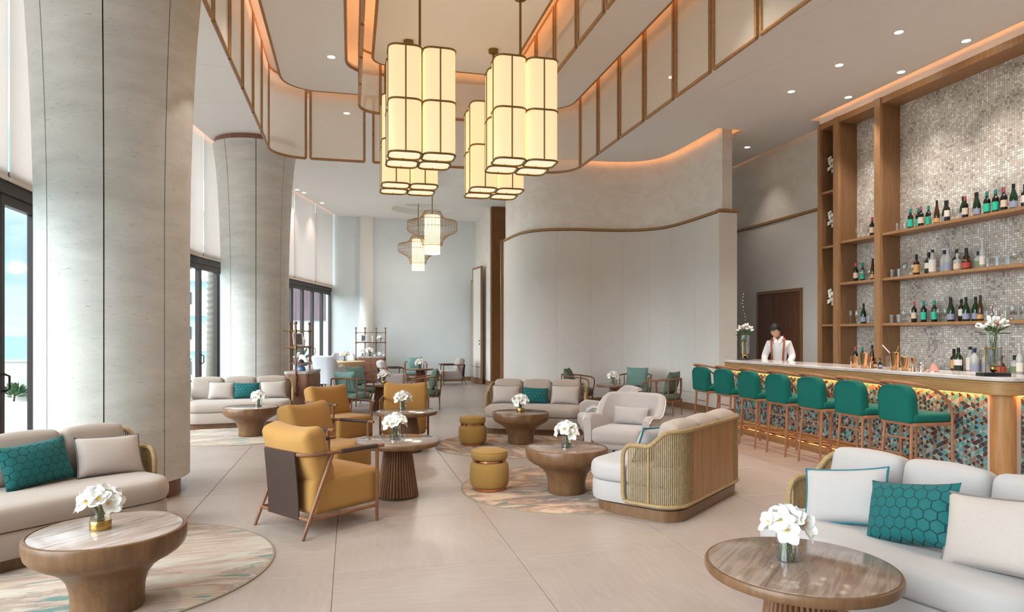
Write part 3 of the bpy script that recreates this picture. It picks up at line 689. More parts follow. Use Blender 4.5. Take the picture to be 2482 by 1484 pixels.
S5 = make_sofa('pale sofa in the right foreground with a woven arm', (2.912, 2.927, 0), radians(-76), 'white_linen', 'white_linen')
R_ = radians
throw(S1, .02, .06, .5, .15, -.06, 'teal quilted pillow on the sofa at the left edge', 'teal_quilt', None, .48, .33, .15, 1)
throw(S1, .52, .03, .62, -.1, .05, 'beige crushed-satin pillow with piping on the sofa at the left edge', 'beige_satin', 'grey_piping', .46, .32, .15, 2)
throw(S2, -.32, .08, .4, 0, .03, 'pale beige satin pillow left of the teal one on the sofa between the columns', 'beige_satin', 'grey_piping', .4, .3, .14, 3)
throw(S2, .12, .08, .4, 0, 0, 'teal quilted pillow on the sofa between the columns', 'teal_quilt', None, .42, .28, .14, 4)
throw(S2, .60, .06, .4, 0, -.03, 'beige pillow with piping beside the woven arm of the sofa between the columns', 'beige_satin', 'grey_piping', .42, .3, .14, 5)
throw(S3, -.52, .05, .42, .05, 0, 'beige satin pillow at the left end of the middle sofa', 'beige_satin', 'grey_piping', .44, .29, .15, 6)
throw(S3, -.02, .06, .45, 0, .03, 'teal quilted pillow at the centre of the middle sofa', 'teal_quilt', None, .42, .26, .14, 7)
throw(S3, .5, .04, .45, -.05, .02, 'beige pillow with grey piping at the right end of the middle sofa', 'beige_satin', 'grey_piping', .44, .3, .15, 8)
throw(S4, .48, .05, .5, -.2, 0, 'beige pillow with teal piping seen through the woven sofa end', 'white_linen', 'teal_piping', .44, .32, .15, 9)
throw(S5, -.35, -.10, .55, .2, -.18, 'pale pillow with bright teal piping on the right foreground sofa', 'white_linen', 'teal_piping', .46, .33, .16, 11)
throw(S5, .09, -.17, .5, -.1, -.18, 'teal quilted pillow on the right foreground sofa', 'teal_quilt', None, .48, .34, .17, 12)
throw(S5, .56, -.2, .45, 0, -.1, 'silvery beige pillow at the right edge of the photograph', 'beige_satin', 'grey_piping', .48, .35, .17, 13)

# ---- tables
def coffee_table(label, x, y, rz=0, top='table_marble'):
    t = thing('coffee_table', label, 'table', (x, y, .011), rz, 'flared round coffee tables')
    MB().add(*lathe([(.175, 0), (.18, .008), (.178, .06), (.182, .12), (.20, .18), (.235, .225), (.285, .262), (.33, .285), (.333, .288), (.36, .305), (.382, .33), (.392, .365), (.392, .418), (.388, .427), (.374, .43), (.372, .422), (.0, .418)], 64)).build('pedestal', 'table_wood', t, 35)
    MB().add(*lathe([(.369, .418), (.369, .4255), (.365, .427)], 64)).build('marble_top', top, t, 30)
    return t
T0 = coffee_table('flared wood coffee table in the left foreground, reflection painted into its pale marble', -1.29, 4.08, .9, 'coffee_marble')
coffee_table('flared wood coffee table in front of the sofa between the columns', -1.43, 10.55, .3, 'coffee_marble')
C1 = coffee_table('flared wood coffee table in front of the middle sofa', 2.29, 8.95, .2)
C2 = coffee_table('flared wood coffee table beside the plank-backed sofa', 2.0, 6.06, .5)
def side_table(label, x, y, rz=0, top='table_marble'):
    t = thing('side_table', label, 'table', (x, y, 0), rz, 'round tables on fluted cones')
    MB().add(*lathe([(.37, .478), (.388, .482), (.392, .49), (.392, .515), (.388, .521), (.378, .522)], 64)).build('table_top', 'table_wood', t, 35)
    MB().add(*lathe([(.376, .5205), (.376, .5245), (.372, .526)], 64)).build('marble_inset', top, t, 30)
    n = 38; rings = []
    for r, z in ((.188, .02), (.184, .04), (.16, .2), (.13, .42), (.126, .478)):
        ring = []
        for k in range(n):
            for q, dr in ((.0, -.010), (.22, 0), (.5, .004), (.78, 0)):
                a = 2 * pi * (k + q) / n; ring.append(((r + dr) * cos(a), (r + dr) * sin(a), z))
        rings.append(ring)
    MB().add(*loft(rings)).build('fluted_pedestal', 'walnut', t, 25)
    MB().add(*lathe([(.192, 0), (.192, .018), (.186, .022)], 48)).build('base_ring', 'dark_wood', t)
    return t
TB = [side_table('fluted-cone round table between the two nearest yellow armchairs', .43, 6.31, .4),
      side_table('fluted-cone round table in front of the yellow chair facing the camera', .71, 8.72, .2),
      side_table('fluted-cone round table in the right foreground with a brown veined top', 1.87, 2.49, .75),
      side_table('fluted-cone round table among the left green chairs', .62, 13.7, .1),
      side_table('fluted-cone round table among the green chairs by the curved wall', 5.14, 12.44, .1),
      side_table('fluted-cone round table farthest away by the blue wall', 2.0, 19.75, .1)]

# ---- rugs
def rug(label, x, y, r, matn, rz=0):
    t = thing('rug', label, 'rug', (x, y, 0), rz, 'round marbled rugs')
    MB().add(*lathe([(r - .012, 0), (r - .012, .009), (r - .02, .011)], 96)).build('pile', matn, t, 30)
    z = lathe([(r - .012, .0), (r, .0), (r, .008), (r - .012, .010)], 96); MB().add(z[0], z[1][:-2]).build('binding', 'rug_edge', t, 30)
    return t
rug('round rug with teal and rose streaks in the left foreground', -1.55, 4.75, 1.05, 'rug', .1)
rug('round rug with brown and green streaks below the plank-backed sofa', 2.08, 6.3, 1.04, 'rug_green', 0)
rug('round rug with green streaks in front of the middle sofa', 2.15, 8.9, 1.04, 'rug_green', 2)
rug('round pale teal rug in front of the sofa between the columns', -1.6, 10.72, 1.04, 'rug', .3)

# ---- poufs
def pouf(label, x, y):
    t = thing('pouf', label, 'pouf', (x, y, .011), 0, 'mustard velvet poufs')
    MB().add(*lathe([(.15, .028), (.172, .034), (.186, .06), (.192, .13), (.19, .2), (.182, .245), (.165, .268), (.14, .274)], 40)).build('drum', 'mustard_velvet', t, 60)
    MB().add(*lathe([(.15, 0), (.157, .002), (.157, .026), (.15, .028)], 40)).build('base_ring', 'copper', t)
    MB().add(*lathe([(.155, .272), (.163, .274), (.163, .292), (.155, .294)], 40)).build('waist_ring', 'copper', t)
    MB().add(*lathe([(.14, .292), (.168, .297), (.178, .315), (.18, .345), (.176, .366), (.168, .373), (.12, .392), (.06, .40), (0, .402)], 40)).build('cushion', 'mustard_velvet', t, 60)
    MB().add(*tube([(.173 * cos(2 * pi * k / 40), .173 * sin(2 * pi * k / 40), .371) for k in range(40)], .005, 6, True)).build('piping', 'mustard_velvet', t)
    return t
pouf('mustard velvet pouf nearer the camera beside the coffee table', 1.31, 6.35); pouf('mustard velvet pouf farther away beside the middle coffee table', 1.62, 8.98)

# ---- open-frame armchairs (yellow, and far grey ones)
def lounge_chair(label, x, y, rz, fab='yellow_velvet', group='yellow velvet armchairs'):
    t = thing('armchair', label, 'armchair', (x, y, 0), rz, group); fw = 'walnut_frame'; hx = .325
    arm = [(hx, -.40, .605), (hx, -.36, .605)] + [(hx, -.36 + .5 * k / 4, .605 + .004 * k / 4) for k in range(1, 5)]
    cr = .14
    corner = [(hx - cr + cr * cos(a), .19 + cr * sin(a), .61) for a in [pi / 2 * k / 6 for k in range(7)]]
    half = arm + corner; full = half + [(-a, b, c) for a, b, c in half[::-1]]
    MB().add(*tube(full, .0145, 8)).build('arm_rail', fw, t)
    for s in (1, -1):
        MB().add(*tube([(s * hx, -.33, .606), (s * hx, .02, .608)], .018, 8)).build('arm_wrap', 'dark_leather', t)
        MB().add(*tube([(s * hx, -.33, 0), (s * hx, -.33, .6)], [.013, .0155], 8)).build('leg', fw, t)
        MB().add(*tube([(s * hx, .36, 0), (s * hx, .10, .6)], [.013, .0155], 8)).build('leg', fw, t)
        MB().add(*tube([(s * hx, -.33, .13), (s * hx, .302, .135)], .0135, 8)).build('side_stretcher', fw, t)
    MB().add(*tube([(-hx, .302, .135), (hx, .302, .135)], .0135, 8)).build('back_stretcher', fw, t)
    MB().add(*rbox(.60, .66, .285, .055, 3, .008, 2), T(0, -.08, .285)).build('seat', fab, t, 60)
    bv_, bf_ = rbox(.62, .19, .42, .055, 3, .03, 5); bv_ = [(a, b, c + (.05 * (a / .31) ** 2 - .025) * max(0, c / .21)) for a, b, c in bv_]
    bc = MB().add(bv_, bf_).build('back_cushion', fab, t, 60, (0, .185, .585), (radians(-17), 0, 0))
    # leather sling over the back rail
    pr = [(.355, .60), (.352, .63), (.335, .632), (.33, .62)]; v = []; n = 9
    prof = [(.332, .628), (.350, .622), (.348, .58), (.335, .45), (.322, .3), (.315, .16), (.318, .12), (.308, .118), (.305, .16), (.312, .3), (.325, .45), (.336, .58)]
    rings = [[(xx, yy, zz) for yy, zz in prof] for xx in (-.205, -.07, .07, .205)]
    MB().add(*loft(rings)).build('leather_sling', 'dark_leather', t, 40)
    return t
YA = lounge_chair('yellow velvet armchair nearest the camera, seen from behind with leather back', -.25, 5.57, face(.794, .607))
lounge_chair('yellow velvet armchair just behind the nearest one, facing the camera side', -.28, 7.02, face(.80, -.59))
lounge_chair('yellow velvet armchair third back, in front of the left green chair', -.18, 9.36, face(.65, -.76))
lounge_chair('yellow velvet armchair facing straight toward the camera behind its table', .76, 9.62, face(-.12, -.99))
GY = 'far grey armchairs with timber arms'
lounge_chair('grey armchair with timber arms far away beside the white door leaf', 3.05, 20.3, face(-1, 0), 'grey_velvet', GY)
lounge_chair('grey armchair with timber arms far away beside the shelf cabinet', 1.05, 18.75, face(1, .1), 'grey_velvet', GY)

# ---- green spindle chairs
def spindle_chair(label, x, y, rz, seat='green_linen', back='green_linen'):
    t = thing('spindle_chair', label, 'armchair', (x, y, 0), rz, 'green spindle-back chairs'); fw = 'walnut_frame'
    hx, r = .33, .26
    half = [(hx, -.30, .44), (hx, -.305, .54), (hx, -.28, .60), (hx, -.22, .63)] + [(hx + .005, -.22 + .24 * k / 3, .63 + .03 * k / 3) for k in range(1, 4)]
    half += [(hx - r + r * cos(a), .04 + r * sin(a), .66 + .02 * a) for a in [pi / 2 * k / 8 for k in range(1, 9)]]
    half += [(.0, .305, .693)]; full = half + [(-a, b, c) for a, b, c in half[::-1]][1:]
    MB().add(*tube(spline(full, 3), .014, 8)).build('top_rail', fw, t)
    seatring = rrect(.64, .60, (.12, .12, .26, .26), 6)
    MB().add(*loft([[(a, b - .01, z) for a, b, _ in seatring] for z in (.26, .295)])).build('seat_frame', fw, t, 30)
    MB().add(*loft([[(p[0], p[1] - .01, z) for p in rrect(.61, .57, (.12, .12, .24, .24), 6, 0, i)] for z, i in ((.296, .02), (.31, 0), (.36, -.004), (.392, .01), (.405, .04), (.412, .12))])).build('seat_cushion', seat, t, 60)
    for s in (1, -1):
        MB().add(*tube([(s * hx, -.3, .46), (s * .285, -.27, .28), (s * .275, -.265, 0)], [.013, .017, .010], 8)).build('leg', fw, t)
        MB().add(*tube([(s * .20, .262, .3), (s * .2, .27, 0)], [.018, .010], 8)).build('leg', fw, t)
        for px, py, pz, bx, by in ((.335, -.02, .66, .30, -.02), (.285, .21, .675, .265, .2), (.12, .3, .69, .11, .272)):
            MB().add(*tube([(s * bx, by, .28), (s * (px + bx) / 2 * 1.03, (py + by) / 2 + .012, .48), (s * px, py, pz)], [.012, .014, .011], 6)).build('spindle', fw, t)
    v, f, rim = pillow(.46, .44, .19, 12, .05, 3)
    MB().add(v, f).build('back_pillow', back, t, 60, (0, .10, .40), (radians(-16), 0, 0))
    return t
spindle_chair('green spindle chair seen from behind, left of the farther round table', .0, 13.2, face(.55, .83))
spindle_chair('green spindle chair mostly hidden behind the left green chair', .2, 14.75, face(.55, -.83))
spindle_chair('dark green spindle chair right of the farther round table', 1.5, 13.6, face(-1, .12), 'olive_linen', 'olive_linen')
spindle_chair('teal spindle chair farthest away against the blue wall', 1.95, 20.75, face(0, -1))
spindle_chair('olive spindle chair left of the table by the curved wall', 4.55, 13.1, face(.85, -.5), 'olive_linen', 'olive_linen')
spindle_chair('teal green spindle chair facing out from the curved wall', 5.78, 12.95, face(-.6, -.8))
spindle_chair('olive spindle chair nearest the bar, turned to the curved wall', 5.77, 11.62, face(-.63, .77), 'olive_linen', 'olive_linen')

# ---- quilted tub chairs
def tub_chair(label, x, y, rz, inner='grey_velvet', quil='grey_quilt', pil=True, tall=0, legz=.2):
    t = thing('tub_chair', label, 'armchair', (x, y, 0), rz, 'quilted tub chairs'); P = []; hx, hy = .345, .34
    base = [(hx, -.30), (hx + .005, -.1), (hx, .08), (hx - .05, .24), (hx - .16, .33), (hx - .28, hy + .005), (0, hy + .01)]
    pl = spline([(a, b, 0) for a, b in base] + [(-a, b, 0) for a, b in base[::-1][1:]], 4); n = len(pl); s = arclen([(p.x, p.y) for p in pl]); L = s[-1]
    def top(u):
        u = min(u, 1 - u) * 2; k = max(0, min(1, (u - .42) / .28)); k = k * k * (3 - 2 * k); return .50 + .05 * max(0, min(1, u / .08)) - .03 * max(0, min(1, (u - .1) / .3)) * (1 - k) + (.21 + tall) * k
    def wall(off0, off1, z0, lean):
        v = []; f = []
        for i, p in enumerate(pl):
            a = pl[max(i - 1, 0)]; b = pl[min(i + 1, n - 1)]; tg = (b - a).normalized(); nr = Vector((tg.y, -tg.x, 0)); zt = top(s[i] / L)
            if nr.dot(Vector((p.x, p.y - .0, 0))) < 0 and abs(p.y) < 10: nr = nr if nr.dot(p) > 0 else -nr
            for k in range(5):
                z = z0 + (zt - z0) * k / 4; q = max(0, (z - .45)) * lean
                for o_ in (off0, off1): pass
            v.append((p, nr, zt))
        return v
    W3 = wall(0, 0, 0, 0); outer = MB(); inn = MB(); rimp = []
    def sheet(mb, off, z0, bulge):
        vs = []; fs = []; m = 6
        for p, nr, zt in W3:
            for k in range(m):
                z = z0 + (zt - z0) * k / (m - 1); q = max(0, z - .42) * .22 * (1 if p.y > .1 else .3) + off + bulge * sin(pi * k / (m - 1))
                taper = (z - .1) * .05
                vs.append((p.x + nr.x * (q + taper * .6), p.y + nr.y * (q + taper * .6), z))
        for i in range(len(W3) - 1):
            for k in range(m - 1):
                a = i * m + k; fs.append((a, a + m, a + m + 1, a + 1))
        mb.add(vs, fs); return vs, m
    vo, m = sheet(outer, .045, .17, 0); ou = outer.build('quilted_shell', quil, t, 60)
    vi, m = sheet(inn, -.045, .17, .0)
    nn = len(W3); fs = []; vs = []
    for i in range(nn):
        a, b = Vector(vo[i * m + m - 1]), Vector(vi[i * m + m - 1]); c = (a + b) / 2 + Vector((0, 0, .028)); vs += [a, (a * .8 + c * .2) + Vector((0, 0, .012)), c, (b * .8 + c * .2) + Vector((0, 0, .012)), b]; rimp.append(tuple(a))
    for i in range(nn - 1):
        for k in range(4): fs.append((i * 5 + k, i * 5 + k + 1, i * 5 + k + 6, i * 5 + k + 5))
    inn.add(vs, fs)
    for i in (0, nn - 1):
        q = [vo[i * m + k] for k in range(m)] + [tuple(vs[i * 5 + k]) for k in (1, 2, 3)] + [vi[i * m + k] for k in range(m - 1, -1, -1)]; inn.add(q, [tuple(range(len(q)))])
    inn.build('inner_shell', inner, t, 60)
    MB().add(*tube(rimp, .006, 6)).build('piping', 'label_white', t)
    MB().add(*rbox(.585, .60, .17, .05, 3, .01, 2), T(0, -.05, .325)).build('seat_cushion', inner, t, 60)
    MB().add(*rbox(.56, .56, .07, .02, 2), T(0, -.03, .205)).build('seat_base', inner, t, 40)
    for a in (1, -1):
        for b in (-.24, .24): MB().add(*tube([(a * .22, b, .18), (a * .25, b * 1.1, 0)], [.018, .011], 8)).build('leg', 'dark_wood', t)
    if pil:
        v, f, rim = pillow(.44, .22, .14, 10, .05, 5); MB().add(v, f).build('lumbar_pillow', inner, t, 60, (0, .16, .415), (radians(-18), 0, 0))
    return t
tub_chair('grey velvet tub chair with lumbar pillow facing the camera side', 3.19, 7.45, face(-.69, -.72))
tub_chair('grey tub chair turned away with quilted side toward the camera', 3.42, 8.68, face(-.96, .22), pil=False)
def dining_tub(label, x, y, rz):
    t = tub_chair(label, x, y, rz, 'white_leather', 'white_quilt', False, .0); t.scale = (.86, .86, 1.22); t['group'] = 'white quilted dining chairs'; return t
dining_tub('white quilted dining chair with its diamond-stitched back toward the camera', -.58, 18.75, face(.45, .9))
dining_tub('white dining chair left of the quilted one beside the glass doors', -1.0, 19.75, face(1, .1))
dining_tub('white dining chair behind the dining table against the blue wall', -.24, 20.95, face(-.1, -1))
t = thing('dining_table', 'pale round dining table with cone-shaped underside among white chairs', 'table', (-.13, 19.85, 0))
MB().add(*lathe([(.14, .12), (.16, .3), (.3, .55), (.54, .72), (.56, .735), (.56, .75), (.55, .755)], 48)).build('table_top', 'dining_wood', t, 35); MB().add(*lathe([(.3, 0), (.3, .02), (.16, .04), (.14, .14)], 40)).build('foot', 'dining_wood', t, 35)

# ---- bar stools
def bar_stool(label, x, y):
    t = thing('bar_stool', label, 'bar stool', (x, y, 0), pi / 2, 'emerald velvet bar stools')      # front toward the bar (+X)
    w = 'stool_wood'; hx = .20
    MB().add(*rbox(.43, .45, .085, .035, 3, .008, 2), T(0, -.02, .70)).build('seat', 'emerald_velvet', t, 60)
    MB().add(*rbox(.43, .44, .035, .008, 1), T(0, -.02, .642)).build('seat_frame', w, t, 30)
    # back pad: rounded-top slab
    ring = rrect(.40, .36, (.03, .03, .12, .12), 6)
    rings = [[(a, dy, b) for a, b, _ in rrect(.40, .36, (.03, .03, .12, .12), 6, 0, i)] for dy, i in ((-.048, .03), (-.045, .008), (-.03, 0), (.03, 0), (.045, .008), (.048, .03))]
    b = MB().add(*loft(rings), T(0, .20, .835) @ RX(radians(-4))).build('back_pad', 'emerald_velvet', t, 60)
    MB().add(*tube([(a, -.047, bb) for a, bb, _ in rrect(.40, .36, (.03, .03, .12, .12), 6, 0, .012)], .006, 6, True), T(0, .20, .835) @ RX(radians(-4))).add(*tube([(a, .047, bb) for a, bb, _ in rrect(.40, .36, (.03, .03, .12, .12), 6, 0, .012)], .006, 6, True), T(0, .20, .835) @ RX(radians(-4))).build('piping', 'emerald_velvet', b)
    half = [(.225, -.235, 0.0), (.215, -.235, .3), (.212, -.235, .62), (.215, -.225, .76), (.222, -.17, .86), (.235, -.06, .95), (.24, .08, 1.005), (.215, .19, 1.03), (.14, .245, 1.045), (0, .262, 1.05)]
    for s in (1, -1): pass
    full = half + [(-a, bb, c) for a, bb, c in half[::-1]][1:]; pth = spline(full, 4)
    MB().add(*tube(pth, .0145, 8)).build('arm_hoop', w, t)
    MB().add(*tube([(0, .22, .98), (0, .255, 1.048)], .012, 8)).build('hoop_stem', w, t)
    for s in (1, -1):
        MB().add(*tube([(s * .165, .19, .64), (s * .19, .235, 0)], [.016, .011], 8)).build('leg', w, t)
        MB().add(*tube([(s * .222, -.235, .2), (s * .185, .215, .22)], .009, 6)).build('side_stretcher', w, t)
    MB().add(*tube([(-.17, .198, .5), (.17, .198, .5)], .009, 6)).build('back_stretcher', w, t)
    MB().add(*tube([(-.222, -.235, .24), (.222, -.235, .24)], .010, 6)).build('footrest', w, t)
    return t
for k in range(7):
    bar_stool('emerald velvet bar stool, %s along the bar from the camera end' % ORD[k], 5.43, 5.5 + .628 * k)
#@@BAR
# ================================================================= BAR
BAR = thing('bar_counter', 'long bar counter with marble top, timber apron and triangle-mosaic front', 'bar', (6.3, 7.42, 0))
bx, by = 6.3, 7.42
def plan(x0, x1, y0, y1, r, n=8): return [(x - bx, y - by) for x, y in rr_at(x0, x1, y0, y1, r, n)]
cr_ = (.22, .04, .04, .04)
def bplan(ins, z): return [(p[0] - 0 + 0, p[1] + 0.005, z) for p in rrect(.70, 4.86, cr_, 8, 0, ins)]
MB().add(*loft([bplan(.012, 1.058), bplan(0, 1.064), bplan(0, 1.092), bplan(.008, 1.10)])).build('counter_top', 'bar_marble', BAR, 35)
MB().add(*loft([bplan(.02, .925), bplan(.004, .93), bplan(.004, .942), bplan(.012, .946), bplan(.012, 1.035), bplan(.004, 1.04), bplan(.004, 1.05), bplan(.02, 1.058)])).build('apron', 'bar_wood', BAR, 25)
MB().add(*box(6.105 - bx, 6.6 - bx, 5.13 - by, 9.78 - by, .1, .93)).build('grout_panel', 'tri_grout', BAR, 0)
MB().add(*lathe([(.105, .1), (.105, .93)], 32), T(6.165 - bx, 5.19 - by, 0)).build('corner_post', 'bar_post_wood', BAR)
for ins, z0, z1 in ((-.06, .06, .085), (-.03, .085, .1)):
    rg = rr_at(6.1 + ins, 6.6, 5.1 + ins, 9.8, .1, 6); MB().add(*slab([(x - bx, y - by) for x, y in rg], [], z0, z1)).build('base_moulding', 'bar_wood', BAR, 30)
rg = rr_at(6.08, 6.6, 5.12, 9.8, .08, 6); MB().add(*slab([(x - bx, y - by) for x, y in rg], [], 0, .06)).build('toe_kick', 'dark_wood', BAR, 30)
rg = rr_at(5.82, 6.06, 5.3, 9.8, .03, 4); MB().add(*slab([(x - bx, y - by) for x, y in rg], [], 0, .045)).build('foot_step', 'bar_wood', BAR, 30)
MB().add(*tube([(5.93 - bx, 4.98 - by, .16), (5.93 - bx, 9.7 - by, .16)], .016, 8)).build('foot_rail', 'brass', BAR)
for y in (5.2, 6.3, 7.4, 8.5, 9.5): MB().add(*tube([(5.93 - bx, y - by, .16), (6.09 - bx, y - by, .12)], .01, 6)).build('rail_bracket', 'brass', BAR)
MB().add(*box(6.03 - bx, 6.05 - bx, 5.3 - by, 9.75 - by, .918, .924)).add(*box(6.2 - bx, 6.6 - bx, 5.06 - by, 5.075 - by, .918, .924)).build('light_strip', 'led_bar', BAR, 0)
MB().add(*box(6.0 - bx, 6.01 - bx, 5.35 - by, 9.75 - by, .046, .05)).build('light_strip', 'led_soft', BAR, 0)
A_, C_ = .052, .045; tri_mesh = {}
def tri_pts(kind, g=.0022):
    p = [(0, 0), (0, A_), (C_, A_ / 2)] if kind == 0 else [(C_, A_ / 2), (C_, 1.5 * A_), (0, A_)]
    cx, cy = sum(q[0] for q in p) / 3, sum(q[1] for q in p) / 3; k = 1 - g * 3.4 / A_
    return [(cx + (x - cx) * k, cy + (y - cy) * k) for x, y in p]
def tri_prism(pts, th=.005):   # on the plane x=0, s along +y, proud toward -x
    v = [(0, a, b) for a, b in pts] + [(-th, a, b) for a, b in pts]; return v, [(0, 1, 2), (3, 5, 4), (0, 3, 4, 1), (1, 4, 5, 2), (2, 5, 3, 0)]
wts = [0] * 4 + [1] * 4 + [2] * 5 + [3] * 3 + [4] * 3 + [5] * 2
for kd in (0, 1):
    for ci, nm in enumerate(TRI): tri_mesh[(kd, ci)] = MB().add(*tri_prism(tri_pts(kd))).mesh('mosaic_tile', nm, 0)
faces_ = []          # (origin x,y, dir, length)
cells = []
for which, L in (('front', 4.46), ('end', .30)):
    for i in range(int(L / C_)):
        o_ = (i % 2) * A_ / 2
        for j in range(-1, int(.82 / A_) + 1):
            for kd in (0, 1):
                zs = [b + j * A_ + o_ for a, b in tri_pts(kd)]
                if min(zs) < 0 or max(zs) > .815: continue
                cells.append((which, i, j, kd, o_))
def cell_loc(c):
    w, i, j, kd, o_ = c; z = .105 + j * A_ + o_
    return ((6.105 - bx, 5.30 + i * C_ - by, z), 0) if w == 'front' else ((6.58 - i * C_ - bx, 5.13 - by, z), pi / 2)
# nearest 300 tiles of the long face and end face are single pieces, the rest one sheet
vis = sorted(range(len(cells)), key=lambda q: (0 if cells[q][0] == 'front' else .35) + cells[q][1] * C_ + (0 if cells[q][2] > 2 else .25))
single = set(vis[:300]); rest = MB()
for q, c in enumerate(cells):
    rnd = random.Random(q * 13 + 5); ci = rnd.choice(wts); (lx, ly, lz), rz = cell_loc(c)
    if q in single: link('mosaic_tile', tri_mesh[(c[3], ci)], BAR, (lx, ly, lz), (0, 0, rz))
    else: rest.add(*tri_prism(tri_pts(c[3])), T(lx, ly, lz) @ RZ(rz), ci)
r_ = rest.build('mosaic_tiles_rest', TRI, BAR, 0); r_['kind'] = 'stuff'; r_.name = 'mosaic_sheet'

# ---- bottle wall
SH = thing('bar_shelving', 'tall oak shelving with pale glass mosaic behind the bar', 'shelving', (8.22, 7.2, 0)); sx, sy = 8.22, 7.2
def sb(name, x0, x1, y0, y1, z0, z1, m_='oak', bev=0): return MB().add(*box(x0 - sx, x1 - sx, y0 - sy, y1 - sy, z0, z1)).build(name, m_, SH, 0)
for y0, y1 in ((4.2, 4.32), (8.75, 8.87), (9.67, 9.79), (10.12, 10.18)):
    sb('upright', 8.05, 8.4, y0 + .01, y1 - .01, 0, 5.2, 'oak_panel'); sb('upright_face', 8.0, 8.05, y0, y1, 0, 5.2, 'oak')
sb('header', 8.02, 8.4, 4.3, 10.13, 5.1, 5.2); sb('fascia', 8.06, 8.4, 4.2, 10.2, 5.2, 5.75, 'ceiling_white')
for z in (1.69, 2.39, 3.09): sb('shelf', 8.04, 8.4, 4.32, 8.75, z - .04, z); sb('shelf', 8.04, 8.4, 8.87, 9.67, z - .04, z)
for z in (1.69, 3.05, 4.0): sb('shelf', 8.04, 8.4, 9.79, 10.12, z - .035, z)
sb('mosaic_back', 8.385, 8.415, 4.3, 8.76, 1.0, 5.12, 'glass_mosaic'); sb('mosaic_back', 8.385, 8.415, 8.86, 9.68, 1.0, 5.12, 'glass_mosaic'); sb('niche_back', 8.385, 8.415, 9.78, 10.13, 0, 5.12, 'oak_panel')
BC = thing('back_counter', 'stone-topped work counter below the bottle shelves', 'counter', (8.02, 7.0, 0))
MB().add(*box(-.2, .36, -2.65, 1.72, 0, .96)).build('cabinet', 'oak_panel', BC, 0); MB().add(*box(-.23, .36, -2.66, 1.72, .96, 1.0)).build('stone_top', 'grey_stone', BC, 0)

# ---- bottles and glasses
PRF = {
 'wine': [(.034, 0), (.0375, .004), (.0375, .19), (.034, .205), (.018, .225), (.0145, .24), (.0145, .3), (.0155, .302), (.0155, .31)],
 'champ': [(.04, 0), (.044, .004), (.044, .15), (.038, .19), (.022, .24), (.0145, .27), (.0145, .315), (.016, .32), (.016, .33)],
 'slim': [(.033, 0), (.037, .004), (.037, .14), (.031, .19), (.02, .25), (.0135, .3), (.0135, .34), (.0145, .345)],
 'spirit': [(.04, 0), (.044, .004), (.044, .17), (.04, .19), (.022, .215), (.016, .225), (.016, .28), (.018, .285), (.018, .31)],
 'gallon': [(.05, 0), (.054, .005), (.054, .19), (.05, .205), (.024, .245), (.018, .26), (.018, .3), (.02, .305), (.02, .325)],
 'cone': [(.046, 0), (.05, .005), (.05, .17), (.047, .19), (.02, .27), (.017, .3), (.017, .33), (.019, .335), (.019, .345)],
 'squat': [(.05, 0), (.056, .006), (.058, .07), (.05, .12), (.028, .15), (.019, .16), (.019, .205), (.021, .21), (.021, .235)],
 'flask': [(.045, 0), (.05, .005), (.05, .14), (.046, .155), (.02, .17), (.017, .18), (.017, .22), (.021, .225), (.021, .245)],
 'vodka': [(.034, 0), (.038, .004), (.038, .22), (.034, .235), (.017, .265), (.016, .28), (.016, .35), (.018, .355), (.018, .375)],
}
KIND = {   # profile, glass, cap, label material, label z range, wording
 'pink': ('wine', 'bottle_dark', 'cap_pink', 'label_cream', .06, .15, 'dark wine bottle with pink capsule'),
 'teal': ('wine', 'bottle_dark', 'cap_teal', 'label_teal', .04, .15, 'dark wine bottle with teal label'),
 'white': ('wine', 'bottle_dark', 'cap_black', 'label_white', .08, .17, 'dark wine bottle with white label'),
 'champ': ('champ', 'bottle_green', 'cap_black', 'label_blue', .03, .11, 'dark sparkling wine bottle'),
 'slim': ('slim', 'bottle_amber', 'cap_black', 'label_gold', .03, .09, 'slim amber hock bottle'),
 'bitter': ('spirit', 'bottle_red', 'cap_black', 'label_gold', .04, .16, 'dark bitters bottle with red neck'),
 'verm': ('gallon', 'bottle_green', 'cap_black', 'label_white', .09, .17, 'green bottle with round white label'),
 'rum': ('cone', 'bottle_clear', 'cap_black', 'label_white', .03, .2, 'tall clear bottle with black neck'),
 'gin': ('gallon', 'bottle_clear', 'cap_navy', 'label_blue', .03, .11, 'clear spirit bottle with navy cap'),
 'tequila': ('gallon', 'bottle_clear', 'cap_silver', 'label_blue', .04, .14, 'clear spirit bottle with silver cap'),
 'round': ('flask', 'bottle_clear', 'cap_silver', 'label_cream', .03, .1, 'short clear flask bottle'),
 'cognac': ('squat', 'bottle_amber', 'cap_black', 'label_red', .03, .1, 'squat amber brandy bottle'),
 'floral': ('flask', 'bottle_clear', 'cap_black', 'label_green', .03, .11, 'clear bottle with floral label'),
 'vodka': ('vodka', 'bottle_clear', 'cap_silver', 'label_white', .05, .16, 'tall frosted vodka bottle'),
}
BM = {}
def bottle_mesh(k):
    if k in BM: return BM[k]
    pr, gl, cp, lb, l0, l1, _ = KIND[k]; P = PRF[pr]; R = max(r for r, z in P); ztop = P[-1][1]; zc = P[-4][1] + (P[-1][1] - P[-4][1]) * .15
    g = MB().add(*lathe(P, 16)).mesh('glass_body', gl, 50); rt = P[-1][0]
    cap = MB().add(*lathe([(rt + .0005, zc), (rt + .0012, zc + .003), (rt + .0012, ztop + .001), (rt - .003, ztop + .003)], 12)).mesh('cap', cp, 40)
    z = lathe([(R + .0006, l0), (R + .0006, l1)], 12, -2.9, -.3); lab = MB().add(z[0], z[1]).mesh('bottle_label', lb, 40)
    BM[k] = (g, cap, lab); return BM[k]
